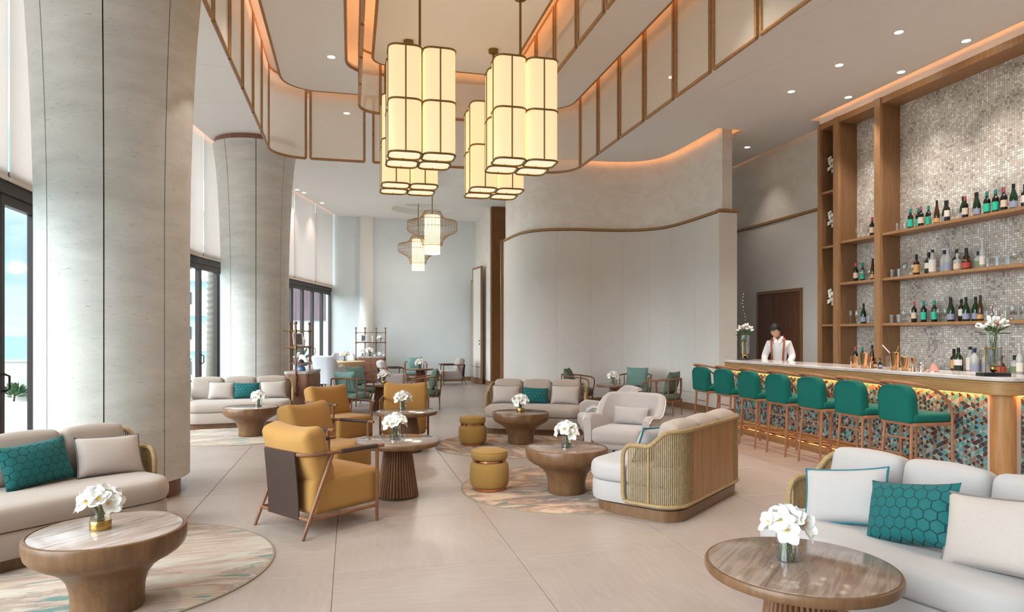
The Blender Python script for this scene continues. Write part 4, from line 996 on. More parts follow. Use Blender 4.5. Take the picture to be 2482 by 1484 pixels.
def bottle(k, x, y, z, label, group):
    t = thing('bottle', label, 'bottle', (x, y, z), -pi / 2 + random.uniform(-.3, .3) + .6, group); g, c, l = bottle_mesh(k)
    link('glass_body', g, t); link('cap', c, t); link('bottle_label', l, t)
    return t
def row(spec, ylist, z, where, x=8.2):
    for n, (k, y) in enumerate(zip(spec, ylist)):
        bottle(k, x + (.05 if n % 2 else -.02), y, z, '%s, %s from left on %s' % (KIND[k][6], ORD[n], where), 'bottles on ' + where)
row(['teal', 'teal', 'pink', 'teal', 'slim', 'champ', 'white', 'champ', 'pink', 'slim', 'champ', 'teal', 'teal', 'pink', 'teal', 'champ', 'pink', 'slim', 'champ', 'white'],
    [8.353, 8.28, 8.164, 8.10, 7.888, 7.81, 7.716, 7.528, 7.432, 7.337, 7.255, 7.177, 7.11, 7.054, 6.99, 6.94, 6.875, 6.81, 6.745, 6.66], 3.09, 'the top bar shelf')
row(['bitter', 'verm', 'rum', 'gin', 'tequila', 'bitter', 'round', 'bitter', 'cognac', 'floral', 'vodka'], [8.243, 8.095, 7.96, 7.831, 7.707, 7.63, 7.55, 7.48, 7.41, 7.295, 7.173], 2.39, 'the middle bar shelf')
row(['pink', 'teal', 'teal', 'pink', 'teal', 'slim', 'champ', 'white', 'champ', 'champ', 'slim'], [8.287, 8.187, 8.112, 8.0, 7.93, 7.735, 7.655, 7.555, 7.42, 7.34, 7.207], 1.69, 'the lowest bar shelf')
row(['pink'], [9.11], 3.09, 'the narrow bay top shelf'); row(['pink', 'teal', 'slim'], [9.47, 9.40, 9.1], 2.39, 'the narrow bay middle shelf'); row(['champ'], [9.298], 1.69, 'the narrow bay lowest shelf')
row(['pink', 'teal', 'slim', 'bitter', 'verm', 'rum', 'gin', 'tequila', 'cognac', 'floral', 'vodka'], [9.36, 9.29, 8.999, 7.581, 7.446, 7.329, 7.203, 7.09, 6.836, 6.704, 6.586], 1.0, 'the back counter', 8.1)
def open_lathe(P, n=16):
    z = lathe(P, n); return z[0], z[1][:-1]
GM = {'tumbler': MB().add(*open_lathe([(.026, 0), (.029, .003), (.037, .13)], 16)).mesh('bowl', 'glass', 40),
      'bowl': MB().add(*open_lathe([(.004, .085), (.022, .092), (.036, .115), (.039, .145), (.034, .19)], 16)).mesh('bowl', 'glass', 50),
      'flute': MB().add(*open_lathe([(.004, .085), (.014, .095), (.024, .13), (.026, .18), (.021, .225)], 16)).mesh('bowl', 'glass', 50),
      'stem': MB().add(*lathe([(.032, 0), (.032, .003), (.006, .008), (.0035, .02), (.0035, .088)], 14)).mesh('stem', 'glass', 40)}
def glassware(kind, y, z, label, group, x=8.17):
    t = thing({'tumbler': 'tumbler', 'bowl': 'wine_glass', 'flute': 'champagne_flute'}[kind], label, 'glass', (x, y, z), 0, group)
    link('bowl', GM[kind], t)
    if kind != 'tumbler': link('stem', GM['stem'], t)
    else: MB().add(*lathe([(.027, .001), (.0285, .012)], 14)).build('foot', 'glass', t)
def grow(kind, ys_, z, where, side, x=8.17):
    nm = {'tumbler': 'clear tumbler', 'bowl': 'clear stemmed wine glass', 'flute': 'slender champagne flute'}[kind]
    for n, y in enumerate(ys_): glassware(kind, y, z, '%s, %s in the %s group on %s' % (nm, ORD[n], side, where), 'glasses on ' + where, x + (.06 if n % 2 else 0))
grow('tumbler', [8.589, 8.522, 8.44], 3.09, 'the top bar shelf', 'left'); grow('bowl', [8.04, 7.975, 7.64, 7.60], 3.09, 'the top bar shelf', 'middle', 8.24)
grow('tumbler', [8.69, 8.62, 8.55], 2.39, 'the middle bar shelf', 'left'); grow('bowl', [8.46, 8.37], 2.39, 'the middle bar shelf', 'left'); grow('tumbler', [7.09, 7.02, 6.95, 6.88, 6.8], 2.39, 'the middle bar shelf', 'right'); grow('bowl', [6.84, 6.75, 6.66], 2.39, 'the middle bar shelf', 'right', 8.3)
grow('tumbler', [8.70, 8.63, 8.56], 1.69, 'the lowest bar shelf', 'left'); grow('bowl', [8.47, 8.39, 7.86, 7.80], 1.69, 'the lowest bar shelf', 'middle'); grow('tumbler', [7.11, 7.04, 6.97, 6.9], 1.69, 'the lowest bar shelf', 'right'); grow('bowl', [6.86, 6.77, 6.66], 1.69, 'the lowest bar shelf', 'right', 8.3)
grow('bowl', [9.417, 9.31, 9.22], 3.09, 'the narrow bay top shelf', 'left'); grow('bowl', [9.318, 9.23], 2.39, 'the narrow bay middle shelf', 'middle'); grow('flute', [9.577, 9.51, 9.44], 1.69, 'the narrow bay lowest shelf', 'left'); grow('tumbler', [9.18, 9.1], 1.69, 'the narrow bay lowest shelf', 'right')
# bar tools on the counter
def shaker(label, x, y, h, r=.045, m_='rose_gold'):
    t = thing('shaker_tin', label, 'shaker', (x, y, 1.1), 0, 'copper bar tools'); MB().add(*lathe([(r * .72, 0), (r * .76, .004), (r, h - .005), (r * 1.04, h), (r * .96, h - .003), (r * .7, .01)], 20)).build('tin', m_, t, 40); MB().add(*lathe([(r * .78, .02), (r * .8, .03)], 20)).build('band', 'copper', t)
shaker('short copper tin at the left end of the bar tools', 6.08, 7.06, .14); shaker('tall copper shaker left of the small jigger', 6.06, 6.88, .185, .05); shaker('tallest copper shaker tin beside the mixing glass', 6.07, 6.42, .205, .05); shaker('medium copper tin right of the tallest shaker', 6.07, 6.27, .155, .048)
def jigger(label, x, y, h, r=.024, m_='copper'):
    t = thing('jigger', label, 'jigger', (x, y, 1.1), 0, 'copper bar tools'); MB().add(*lathe([(r, 0), (r * .35, h * .5), (r * 1.02, h), (r * .9, h - .004), (r * .3, h * .55)], 16)).build('double_cone', m_, t, 40); MB().add(*lathe([(r * .42, h * .48), (r * .42, h * .54)], 16)).build('waist', m_, t)
jigger('small copper jigger between two copper tins', 6.12, 6.84, .135); jigger('slim copper jigger at the right of the copper tins', 6.06, 6.15, .15)
t = thing('jigger', 'silver measuring cup at the right end of the bar tools', 'jigger', (6.12, 6.1, 1.1)); MB().add(*lathe([(.026, 0), (.026, .05), (.03, .056), (.03, .1), (.027, .098), (.024, .06)], 16)).build('double_cone', 'steel', t, 40); MB().add(*lathe([(.031, .05), (.031, .056)], 16)).build('waist', 'steel', t)
t = thing('mixing_glass', 'cut mixing glass holding a bar spoon and a glass straw', 'glass', (6.3, 6.72, 1.1)); MB().add(*open_lathe([(.05, 0), (.053, .005), (.055, .15)], 20)).build('bowl', 'glass', t, 40)
MB().add(*tube([(.02, .01, .01), (.0, -.03, .15), (-.02, .11, .28)], .006, 6)).build('glass_straw', 'label_white', t); MB().add(*tube([(-.02, 0, .01), (.03, -.08, .26)], .004, 6)).add(*lathe([(.002, 0), (.007, .006), (.002, .014)], 8), T(.03, -.08, .26)).build('bar_spoon', 'brass', t)
for i, (x, y, k, lb) in enumerate(((6.28, 7.33, 'label_blue', 'tiny clear bitters bottle farthest left among the bar tools'), (6.28, 6.95, 'label_gold', 'small amber bitters bottle behind the small jigger'), (6.4, 7.0, 'label_gold', 'small stoppered bottle behind the bar tools'), (6.22, 6.8, 'label_blue', 'small dark dropper bottle left of the mixing glass'))):
    t = thing('bitters_bottle', lb, 'bottle', (x, y, 1.1), 0, 'bitters bottles on the bar'); MB().add(*lathe([(.022, 0), (.025, .003), (.025, .06), (.01, .078), (.008, .085), (.008, .105)], 14)).build('glass_body', ['bottle_clear', 'bottle_amber', 'bottle_clear', 'bottle_dark'][i], t, 45); MB().add(*lathe([(.0095, .1), (.0095, .12), (.006, .124)], 12)).build('cap', 'cap_black', t); z = lathe([(.0256, .012), (.0256, .045)], 12, -3, -.2); MB().add(*z).build('bottle_label', k, t)
t = thing('strainer', 'flat copper strainer lying on the bar counter', 'strainer', (6.34, 6.32, 1.1), .4); MB().add(*lathe([(.05, .003), (.05, .008), (.045, .01)], 20)).build('plate', 'copper', t); MB().add(*tube([(.05, 0, .006), (.15, 0, .012)], .006, 6)).build('handle', 'copper', t)
t = thing('salt_lamp', 'small pink salt pyramid on the bar counter', 'ornament', (6.24, 6.06, 1.1)); MB().add(*lathe([(.05, 0), (.052, .01), (.03, .055), (.012, .09), (.004, .1)], 7)).build('crystal', 'salt_pink', t, 20); MB().add(*lathe([(.055, -.0), (.055, .006)], 16)).build('dish', 'steel', t); MB().add(*tube([(0, 0, .09), (.0, -.03, .115)], [.012, .004], 6)).build('tip', 'grey_stone', t)

# ---- flowers
def petal_mesh(L, w, curl):
    v = []; f = []; nl, nw = 5, 3
    for i in range(nl + 1):
        s = i / nl; ww = w * (sin(pi * min(1, s * .86 + .1)) ** .8)
        for j in range(nw + 1):
            a = j / nw * 2 - 1; v.append((ww * a, L * s, curl * L * s * s + .12 * L * (a * a) * sin(pi * s)))
    for i in range(nl):
        for j in range(nw): q = i * (nw + 1) + j; f.append((q, q + 1, q + nw + 2, q + nw + 1))
    return v, f
def bloom_mesh(seed):
    rnd = random.Random(seed); b = MB(); 
    for k in range(5):
        b.add(*petal_mesh(.056 + rnd.uniform(-.004, .008), .027, rnd.uniform(-.1, .25)), RZ(2 * pi * k / 5 + rnd.uniform(-.1, .1)) @ RX(rnd.uniform(.25, .6)) @ T(0, .004, 0))
    b.add(*petal_mesh(.026, .013, .6), RZ(.3) @ RX(.9), 1); b.add(*lathe([(.004, .0), (.006, .012), (.003, .02)], 6), None, 1)
    return b.mesh('bloom', ['petal', 'petal_core'], 60)
BLM = [bloom_mesh(s) for s in (1, 2, 3)]
vase_me = MB().add(*open_lathe([(.044, 0), (.047, .003), (.046, .1)], 20)).mesh('vase', 'glass', 40)
water_me = MB().add(*lathe([(.042, .004), (.044, .04)], 18)).mesh('water', 'vase_water', 40)
band_me = MB().add(*lathe([(.0475, 0), (.049, .003), (.049, .045), (.0475, .047)], 24)).mesh('gold_band', 'brass', 40)
stem_me = MB()
for k in range(9): a = 2.4 * k; stem_me.add(*tube([(.03 * cos(a + 2), .03 * sin(a + 2), .006), (.02 * cos(a), .02 * sin(a), .1), (.05 * cos(a), .05 * sin(a), .14)], .003, 4))
stem_me = stem_me.mesh('stems', 'stem_green', 40)
def flowers(label, x, y, z, gold=False, seed=0, s=1.0):
    rnd = random.Random(seed); t = thing('flower_vase', label, 'flowers', (x, y, z), rnd.uniform(0, 6), 'white orchid posies'); t.scale = (s, s, s)
    link('vase', vase_me, t); link('stems', stem_me, t)
    if gold: link('gold_band', band_me, t)
    else: link('water', water_me, t)
    for k in range(15):
        a = 2.399 * k + rnd.uniform(-.2, .2); el = -.1 + 1.05 * (k / 14) ** .8 * 1.35; el = min(el, 1.5)
        rr = .062; c = Vector((rr * cos(el) * cos(a) * 1.15, rr * cos(el) * sin(a) * 1.15, .125 + rr * .85 * sin(el)))
        d = Vector((cos(el * .8) * cos(a), cos(el * .8) * sin(a), sin(el * .8) + .15)); o = link('bloom', BLM[k % 3], t, c, d.to_track_quat('Z', 'Y').to_euler())
    return t
ZT, ZC = .5265, .4385
flowers('white orchids in a gold-banded vase on the left foreground coffee table', -1.33, 4.09, ZC, True, 1, 1.08)
flowers('white orchids in a clear vase on the right foreground table', 1.845, 2.54, ZT, False, 2, 1.05)
flowers('white orchids on the table between the nearest yellow armchairs', .41, 6.36, ZT, False, 3, 1.1)
flowers('white orchids on the table before the camera-facing yellow chair', .67, 8.85, ZT, False, 4, 1.1)
flowers('white orchids in a gold-banded vase on the coffee table of the middle sofa', 2.3, 9.0, ZC, True, 5, 1.1)
flowers('white orchids on the coffee table beside the plank-backed sofa', 2.0, 6.06, ZC, False, 6, 1.1)
flowers('white orchids on the coffee table between the columns', -1.32, 10.5, ZC, False, 7, 1.1)
flowers('white orchids in a gold-banded vase among the left green chairs', .66, 13.7, ZT, True, 8, 1.2)
flowers('white orchids on the round table by the curved wall', 5.08, 12.44, ZT, False, 9, 1.15)
flowers('white orchids on the farthest round table by the blue wall', 1.98, 19.7, ZT, False, 10, 1.3)
flowers('white orchids on the pale dining table', -.16, 19.8, .756, False, 11, 1.35)
leaf_me = MB().add(*petal_mesh(.11, .022, .15)).mesh('leaf', 'leaf', 60)
bud_me = MB().add(*lathe([(.002, -.005), (.016, .006), (.021, .025), (.016, .045), (.004, .056)], 10)).mesh('bud', 'petal', 60)
spike_me = MB()
for k in range(26): a = 2.4 * k; e = .3 + 1.1 * k / 26; spike_me.add(*petal_mesh(.055, .008, .1), RZ(a) @ RX(e))
spike_me = spike_me.mesh('protea', 'petal', 60)
def bar_vase(label, x, y, seed, tall, rz):
    rnd = random.Random(seed); t = thing('bar_vase', label, 'flowers', (x, y, 1.1), rz, 'brass-framed vases on the bar')
    MB().add(*rbox(.26, .13, .032, .003, 1), T(0, 0, .016)).build('base', 'black_stone', t, 30); MB().add(*lathe([(.006, .034), (.03, .055), (.038, .075), (.03, .098), (.006, .115)], 20)).build('ball', 'brass', t, 60)
    MB().add(*open_lathe([(.06, .10), (.064, .105), (.066, .40)], 24)).build('vase', 'glass', t, 40); MB().add(*lathe([(.057, .108), (.06, .26)], 20)).build('water', 'vase_water', t)
    for s in (1, -1): MB().add(*tube([(s * .075, 0, .03), (s * .075, 0, .29)], .006, 8)).build('rod', 'brass', t)
    MB().add(*tube([(.059 * cos(a), .059 * sin(a), .27) for a in [2 * pi * k / 24 for k in range(24)]], .004, 6, True)).add(*tube([(-.085, 0, .27), (-.058, 0, .27)], .005, 6)).add(*tube([(.085, 0, .27), (.058, 0, .27)], .005, 6)).build('ring', 'brass', t)
    st = MB()
    for k in range(8): a = 2.4 * k; st.add(*tube([(.02 * cos(a), .02 * sin(a), .12), (.03 * cos(a + 2), .03 * sin(a + 2), .38), (.07 * cos(a), .07 * sin(a), .46)], .004, 5))
    st.build('stems', 'stem_green', t)
    link('protea', spike_me, t, (-.03, 0, .50))
    for k in range(14):
        a = 2.4 * k; e = rnd.uniform(.2, 1.3); d = Vector((cos(a) * cos(e), sin(a) * cos(e), sin(e))); link('bud', bud_me, t, Vector((0, 0, .45)) + d * Vector((.085, .085, .075)).length * .72, d.to_track_quat('Z', 'Y').to_euler())
    for k in range(13):
        a = 2.4 * k + .5; e = rnd.uniform(-.25, .5); d = Vector((cos(a) * cos(e), sin(a) * cos(e), sin(e))); o = link('leaf', leaf_me, t, Vector((0, 0, .42)) + d * .06, d.to_track_quat('Y', 'Z').to_euler())
    if tall: tw = [[(0, 0, .42), (.02, .01, .62), (-.02, .02, .78), (-.05, .01, .94), (-.06, .0, 1.08)], [(0, 0, .42), (-.06, .02, .52), (-.13, .03, .56)]]
    else: tw = [[(0, 0, .42), (.03, .02, .55), (.01, .03, .66), (.03, .03, .72)], [(0, 0, .42), (.1, .0, .5), (.2, .01, .57)], [(.02, 0, .45), (.1, .03, .56), (.13, .04, .6)]]
    for p in tw:
        P = spline(p, 6); o = MB().add(*tube(P, .003, 5)).build('twig', 'twig', t); bb = MB()
        for i, q in enumerate(P):
            if i > 3 and i % 2: bb.add(*lathe([(.001, -.008), (.009, -.003), (.009, .004), (.001, .009)], 6), T(q.x + rnd.uniform(-.015, .015), q.y + rnd.uniform(-.01, .01), q.z))
        bb.build('twig_buds', 'bud_pink', o)['kind'] = 'stuff'
bar_vase('brass-framed vase with a tall budding twig at the far end of the bar', 6.26, 9.7, 3, True, .5)
bar_vase('brass-framed vase of white proteas and leaves at the near end of the bar', 6.14, 5.27, 4, False, -.25)
def niche(label, z):
    t = thing('niche_orchid', label, 'flowers', (8.2, 9.93, z), 0, 'orchids in the narrow niche'); MB().add(*open_lathe([(.03, 0), (.034, .004), (.042, .3)], 18)).build('vase', 'vase_water', t, 40); st = MB()
    st.add(*tube([(0, 0, .02), (-.01, .01, .3), (-.04, .05, .45), (-.05, .1, .5)], .004, 5)).build('stems', 'stem_green', t)
    for k in range(7): a = k * 2.4; link('bloom', BLM[k % 3], t, (-.05 + .03 * cos(a), .045 + .045 * sin(a), .36 + .035 * k), Vector((-.8, .1 * sin(a), .4)).to_track_quat('Z', 'Y').to_euler())
    link('leaf', leaf_me, t, (-.04, .1, .5), (.6, 0, .3))
niche('white orchid spray on the top niche shelf', 4.0); niche('white orchid spray on the middle niche shelf', 3.05); niche('white orchid spray on the lowest niche shelf', 1.69)
#@@LIGHTS
# ================================================================= LANTERNS AND PENDANTS
def lantern(label, x, y):
    z0, z1 = 3.38, 4.48; h = z1 - z0; w = .335
    t = thing('lantern_cluster', label, 'chandelier', (x, y, z0), 0, 'four-tube lantern clusters'); first = None
    MB().add(*tube([(0, 0, h - .05), (0, 0, CZ - z0)], .014, 8)).build('rod', 'bronze', t); MB().add(*lathe([(.06, CZ - z0 - .045), (.065, CZ - z0 - .042), (.065, CZ - z0)], 24)).build('canopy', 'bronze', t)
    MB().add(*tube([(-.18, -.18, h - .1), (.18, .18, h - .1)], .01, 6)).add(*tube([(-.18, .18, h - .1), (.18, -.18, h - .1)], .01, 6)).build('cross_bar', 'bronze', t)
    for i in (-1, 1):
        for j in (-1, 1):
            if first is None:
                me = []; ring = lambda z, ins: rrect(w, w, .085, 5, z, ins)
                v, f = loft([ring(0.01, 0), ring(h / 2, 0), ring(h, 0)], cap=False); me.append(('shade', MB().add(v, f).mesh('shade', 'lantern_fabric', 60)))
                fr = MB()
                for z in (0.006, h / 2, h): fr.add(*tube([(p[0], p[1], z) for p in ring(0, -.002)], .011, 6, True))
                for a in range(4): fr.add(*tube([(cos(a * pi / 2) * (w / 2 + .002), sin(a * pi / 2) * (w / 2 + .002), 0), (cos(a * pi / 2) * (w / 2 + .002), sin(a * pi / 2) * (w / 2 + .002), h)], .008, 6))
                me.append(('frame', fr.mesh('frame', 'bronze', 40))); me.append(('diffuser', MB().add(*loft([ring(.02, .01), ring(.026, .01)])).mesh('diffuser', 'lantern_bottom', 30))); first = me
            s = link('shade', first[0][1], t, (i * .178, j * .178, 0)); link('frame', first[1][1], s); link('diffuser', first[2][1], s)
    return t
lantern('four-tube fabric lantern cluster nearest the camera on the left', .73, 7.25); lantern('four-tube fabric lantern cluster nearest the camera on the right', 1.85, 7.25)
lantern('four-tube fabric lantern cluster behind on the left', .73, 8.7); lantern('four-tube fabric lantern cluster behind on the right', 1.85, 8.7)
def pendant(label, x, y):
    t = thing('wire_pendant', label, 'pendant lamp', (x, y, 3.47), 0, 'wire cage pendants'); top = 4.5 - 3.47
    prof = spline([(.20, 0, top), (.23, 0, top - .06), (.30, 0, top - .16), (.44, 0, top - .215), (.58, 0, top - .24), (.605, 0, top - .30), (.605, 0, top - .38), (.60, 0, top - .46), (.56, 0, top - .50), (.42, 0, top - .565), (.30, 0, top - .66), (.25, 0, top - .77), (.24, 0, top - .83)], 3)
    c = MB()
    for k in range(44): c.add(*[q for q in tube([(p.x * cos(2 * pi * k / 44), p.x * sin(2 * pi * k / 44), p.z) for p in prof], .0045, 3)])
    for r, z in ((.2, top), (.59, top - .245), (.605, top - .42), (.24, top - .83)): c.add(*tube([(r * cos(2 * pi * k / 44), r * sin(2 * pi * k / 44), z) for k in range(44)], .006, 4, True))
    c.build('wire_cage', 'wire_brass', t, 60)
    z = lathe([(.19, 0), (.19, .35), (.19, .93)], 32); MB().add(z[0], z[1][:-2]).build('shade', 'pendant_fabric', t, 60); MB().add(*lathe([(.185, .012), (.185, .018)], 32)).build('diffuser', 'lantern_bottom', t)
    MB().add(*tube([(0, 0, .9), (0, 0, CZ - 3.47 + .262)], .011, 8)).build('rod', 'bronze', t); MB().add(*tube([(-.2, 0, top), (.2, 0, top)], .006, 6)).build('spider', 'bronze', t)
for y_ in (16.2, 20.35): lamp('pendant_bulb', 'POINT', (1.96, y_, 3.3), 15, (1, .95, .88), .15)
pendant('wire cage pendant lamp with white drum, the nearer of two', 1.93, 16.2); pendant('wire cage pendant lamp with white drum, the farther of two', 2.0, 20.35)

# ================================================================= CABINETS WITH ETAGERES
def cabinet(label, x, y, rz):
    t = thing('etagere_cabinet', label, 'cabinet', (x, y, 0), rz, 'cabinets with open timber etageres'); W_, D_ = .86, .44; wd = 'cabinet_wood'
    MB().add(*loft([rrect(W_, D_, .07, 5, .06), rrect(W_, D_, .07, 5, .80)])).build('body', wd, t, 35); MB().add(*loft([rrect(W_ - .06, D_ - .06, .06, 5, 0), rrect(W_ - .06, D_ - .06, .06, 5, .06)])).build('plinth', 'dark_wood', t, 35)
    MB().add(*loft([rrect(W_ + .02, D_ + .02, .07, 5, .80), rrect(W_ + .02, D_ + .02, .07, 5, .845), rrect(W_ + .02, D_ + .02, .07, 5, .85, .006)])).build('stone_top', 'grey_stone', t, 35)
    for k in range(2):
        for j, (z0, z1) in enumerate(((.09, .36), (.37, .58), (.59, .77))):
            d = MB().add(*box(-.37 + .375 * k, -.37 + .375 * k + .365, -D_ / 2 - .008, -D_ / 2, z0, z1)).build('drawer', wd, t, 0); MB().add(*tube([(-.2 + .375 * k - .04, -D_ / 2 - .02, z1 - .04), (-.2 + .375 * k + .04, -D_ / 2 - .02, z1 - .04)], .005, 6)).build('pull', 'bronze', d)
    def post(px, py, z0):
        MB().add(*tube([(px, py, z0), (px, py, 1.70)], .017, 10)).build('post', 'walnut_frame', t); MB().add(*lathe([(.004, 1.69), (.024, 1.70), (.031, 1.722), (.024, 1.745), (.004, 1.755)], 14), T(px, py, 0)).build('finial', 'walnut_frame', t)
        for z in (1.27, 1.58): MB().add(*lathe([(.022, z - .03), (.026, z - .02), (.026, z + .02), (.022, z + .03)], 12), T(px, py, 0)).build('collar', 'bronze', t)
    for s in (1, -1):
        post(s * (W_ / 2 + .02), 0, .40); post(s * .17, D_ / 2 - .03, .85)
        for z in (.45, .74): MB().add(*cbox(.05, .04, .06, (s * (W_ / 2 + .015), 0, z))).build('bracket', 'bronze', t, 0)
    for z in (1.27, 1.58): MB().add(*tube([(-W_ / 2 - .02, 0, z), (W_ / 2 + .02, 0, z)], .01, 6)).add(*tube([(-W_ / 2 - .02, D_ / 2 - .03, z), (W_ / 2 + .02, D_ / 2 - .03, z)], .01, 6)).add(*tube([(-W_ / 2 - .02, -.05, z), (-W_ / 2 - .02, D_ / 2, z)], .01, 6)).add(*tube([(W_ / 2 + .02, -.05, z), (W_ / 2 + .02, D_ / 2, z)], .01, 6)).build('shelf_rails', 'bronze', t)
    MB().add(*box(-W_ / 2, W_ / 2, -.08, D_ / 2 - .02, 1.275, 1.295)).build('shelf', wd, t, 0)
    return t
K1 = cabinet('timber cabinet with etagere beside the farther column', -.86, 13.05, radians(78)); K2 = cabinet('timber cabinet with etagere against the blue back wall', .62, 21.3, 0)
def photo_frame(label, root, x, y, z, yaw, s=1):
    p = on(root, x, y, z); t = thing('photo_frame', label, 'photo frame', p, root.rotation_euler.z + yaw, 'framed photographs'); M_ = T(0, 0, .004) @ RX(radians(-14))
    w, h = .17 * s, .22 * s
    for b in (box(-w / 2, -w / 2 + .025, -.008, .008, 0, h), box(w / 2 - .025, w / 2, -.008, .008, 0, h), box(-w / 2, w / 2, -.008, .008, 0, .025), box(-w / 2, w / 2, -.008, .008, h - .025, h)): MB().add(*b, M_).build('frame', 'label_white', t, 0)
    MB().add(*box(-w / 2 + .02, w / 2 - .02, -.002, .004, .02, h - .02), M_).build('print', 'photo_print', t, 0); MB().add(*box(-.02, .02, .03, .09, 0, .006)).build('strut', 'black_plastic', t, 0)
photo_frame('white-framed photograph on the far cabinet shelf', K2, -.22, .05, 1.296, -.15, 1.0); photo_frame('tilted white photo frame on the near cabinet shelf', K1, -.05, .06, 1.296, -.9, 1.15)
def small(name, label, cat, root, x, y, z, parts, group='ornaments on the cabinets'):
    p = on(root, x, y, z); t = thing(name, label, cat, p, root.rotation_euler.z, group)
    for n_, geo, m_ in parts: MB().add(*geo).build(n_, m_, t, 50)
    return t
small('hurricane_candle', 'glass candle holder with white candle on the far cabinet', 'candle', K2, .06, .05, 1.296, [('foot', lathe([(.035, 0), (.035, .006), (.008, .02), (.008, .06), (.03, .07)], 16), 'porcelain'), ('candle', lathe([(.024, .07), (.024, .19)], 16), 'porcelain'), ('chimney', open_lathe([(.032, .07), (.034, .22)], 16), 'glass')])
small('coral_sculpture', 'white coral ornament on the near cabinet shelf', 'ornament', K1, .14, .03, 1.296, [('branch', tube([(0, 0, 0), (.02, 0, .08), (-.02, .02, .16)], [.03, .025, .012], 8), 'shell'), ('branch', tube([(0, 0, .03), (-.05, .02, .09), (-.07, 0, .15)], [.02, .02, .01], 8), 'shell'), ('branch', tube([(0, 0, .05), (.06, -.01, .1), (.07, .02, .17)], [.02, .018, .01], 8), 'shell')])
flowers('white orchids on the far cabinet shelf', *on(K2, .28, .04, 1.296), False, 21, .9); flowers('left white orchids on the far cabinet top', *on(K2, -.25, -.02, .851), False, 22, 1.1); flowers('right white orchids on the far cabinet top', *on(K2, -.03, -.05, .851), False, 23, 1.2)
small('teapot', 'white porcelain teapot on the far cabinet top', 'teapot', K2, .27, 0, .851, [('pot', lathe([(.03, 0), (.06, .02), (.07, .06), (.06, .1), (.035, .125), (.01, .135)], 20), 'porcelain'), ('spout', tube([(.06, 0, .04), (.1, 0, .09), (.12, 0, .13)], [.016, .012, .009], 8), 'porcelain'), ('handle', tube(spline([(-.06, 0, .11), (-.11, 0, .1), (-.11, 0, .05), (-.065, 0, .03)], 4), .008, 6), 'porcelain')])
small('teacup', 'white teacup left of the teapot on the far cabinet', 'cup', K2, .12, -.06, .851, [('cup', open_lathe([(.02, 0), (.035, .01), (.045, .05)], 16), 'porcelain'), ('saucer', lathe([(.05, 0), (.065, .008), (.03, .004)], 16), 'porcelain')]); small('teacup', 'white teacup right of the teapot on the far cabinet', 'cup', K2, .4, -.08, .851, [('cup', open_lathe([(.02, 0), (.035, .01), (.045, .05)], 16), 'porcelain'), ('saucer', lathe([(.05, 0), (.065, .008), (.03, .004)], 16), 'porcelain')])
small('fruit_bowl', 'wide grey bowl on a blue foot holding dark fruit on the near cabinet', 'bowl', K1, -.18, -.02, .851, [('foot', lathe([(.07, 0), (.08, .01), (.07, .06), (.06, .07)], 20), 'blue_ceramic'), ('bowl', open_lathe([(.03, .07), (.1, .09), (.2, .15), (.195, .148)], 28), 'grey_stone')])
for i, (dx, dy, r) in enumerate(((0, 0, .055), (.07, .03, .04))): small('dark_fruit', ['large dark fruit in the grey bowl', 'smaller dark fruit in the grey bowl'][i], 'fruit', K1, -.18 + dx, dy - .02, .955, [('skin', lathe([(.005, 0), (r * .8, r * .3), (r, r * .9), (r * .7, r * 1.6), (.006, r * 1.9)], 16), 'dark_fruit'), ('stalk', tube([(0, 0, r * 1.85), (.005, 0, r * 2.2)], .004, 5), 'twig')])
#@@PERSON
# ================================================================= BARTENDER
def skin_mesh(name, verts, edges, radii, sub=2, flat=1.0, mats='skin'):
    bm = bmesh.new(); lay = bm.verts.layers.skin.verify(); V = []
    for i, (p, r) in enumerate(zip(verts, radii)):
        v = bm.verts.new((p[0], p[1] / flat, p[2])); v[lay].radius = (r, r); v[lay].use_root = (i == 0); V.append(v)
    for a, b in edges: bm.edges.new((V[a], V[b]))
    me = bpy.data.meshes.new(name + '_cage'); bm.to_mesh(me); bm.free()
    o = bpy.data.objects.new(name + '_cage', me); COL.objects.link(o); o.modifiers.new('s', 'SKIN').use_smooth_shade = True
    m2 = o.modifiers.new('u', 'SUBSURF'); m2.levels = sub; m2.render_levels = sub
    dg = bpy.context.evaluated_depsgraph_get(); ev = o.evaluated_get(dg); out = bpy.data.meshes.new_from_object(ev); out.name = name
    bpy.data.objects.remove(o); bpy.data.meshes.remove(me)
    for v in out.vertices: v.co.y *= flat
    out.materials.clear()
    for k in (mats if isinstance(mats, (list, tuple)) else [mats]): out.materials.append(MATS[k])
    return out
def mesh_into(mb, me, M=None, mi=0): mb.add([tuple(v.co) for v in me.vertices], [tuple(p.vertices) for p in me.polygons], M, mi)
PX = thing('person', 'bartender in white shirt and tan suspenders looking down behind the bar', 'person', (7.08, 9.97, 0), face(-.68, -.73))
# body: one skinned figure, head bent to the figure's right, hands working behind the counter
bv = [(0, 0, .93), (0, -.01, 1.08), (0, -.03, 1.24), (0, -.03, 1.37), (-.005, -.035, 1.43), (-.03, -.055, 1.49),
      (.15, -.03, 1.36), (.215, -.02, 1.14), (.18, -.20, 1.03), (.14, -.27, 1.0), (-.15, -.03, 1.36), (-.225, -.02, 1.14), (-.20, -.20, 1.03), (-.165, -.27, 1.0),
      (.1, 0, .85), (.11, -.01, .5), (.115, .02, .1), (.12, -.12, .04), (-.1, 0, .85), (-.11, -.01, .5), (-.115, .02, .1), (-.12, -.12, .04)]
be = [(0, 1), (1, 2), (2, 3), (3, 4), (4, 5), (3, 6), (6, 7), (7, 8), (8, 9), (3, 10), (10, 11), (11, 12), (12, 13), (0, 14), (14, 15), (15, 16), (16, 17), (0, 18), (18, 19), (19, 20), (20, 21)]
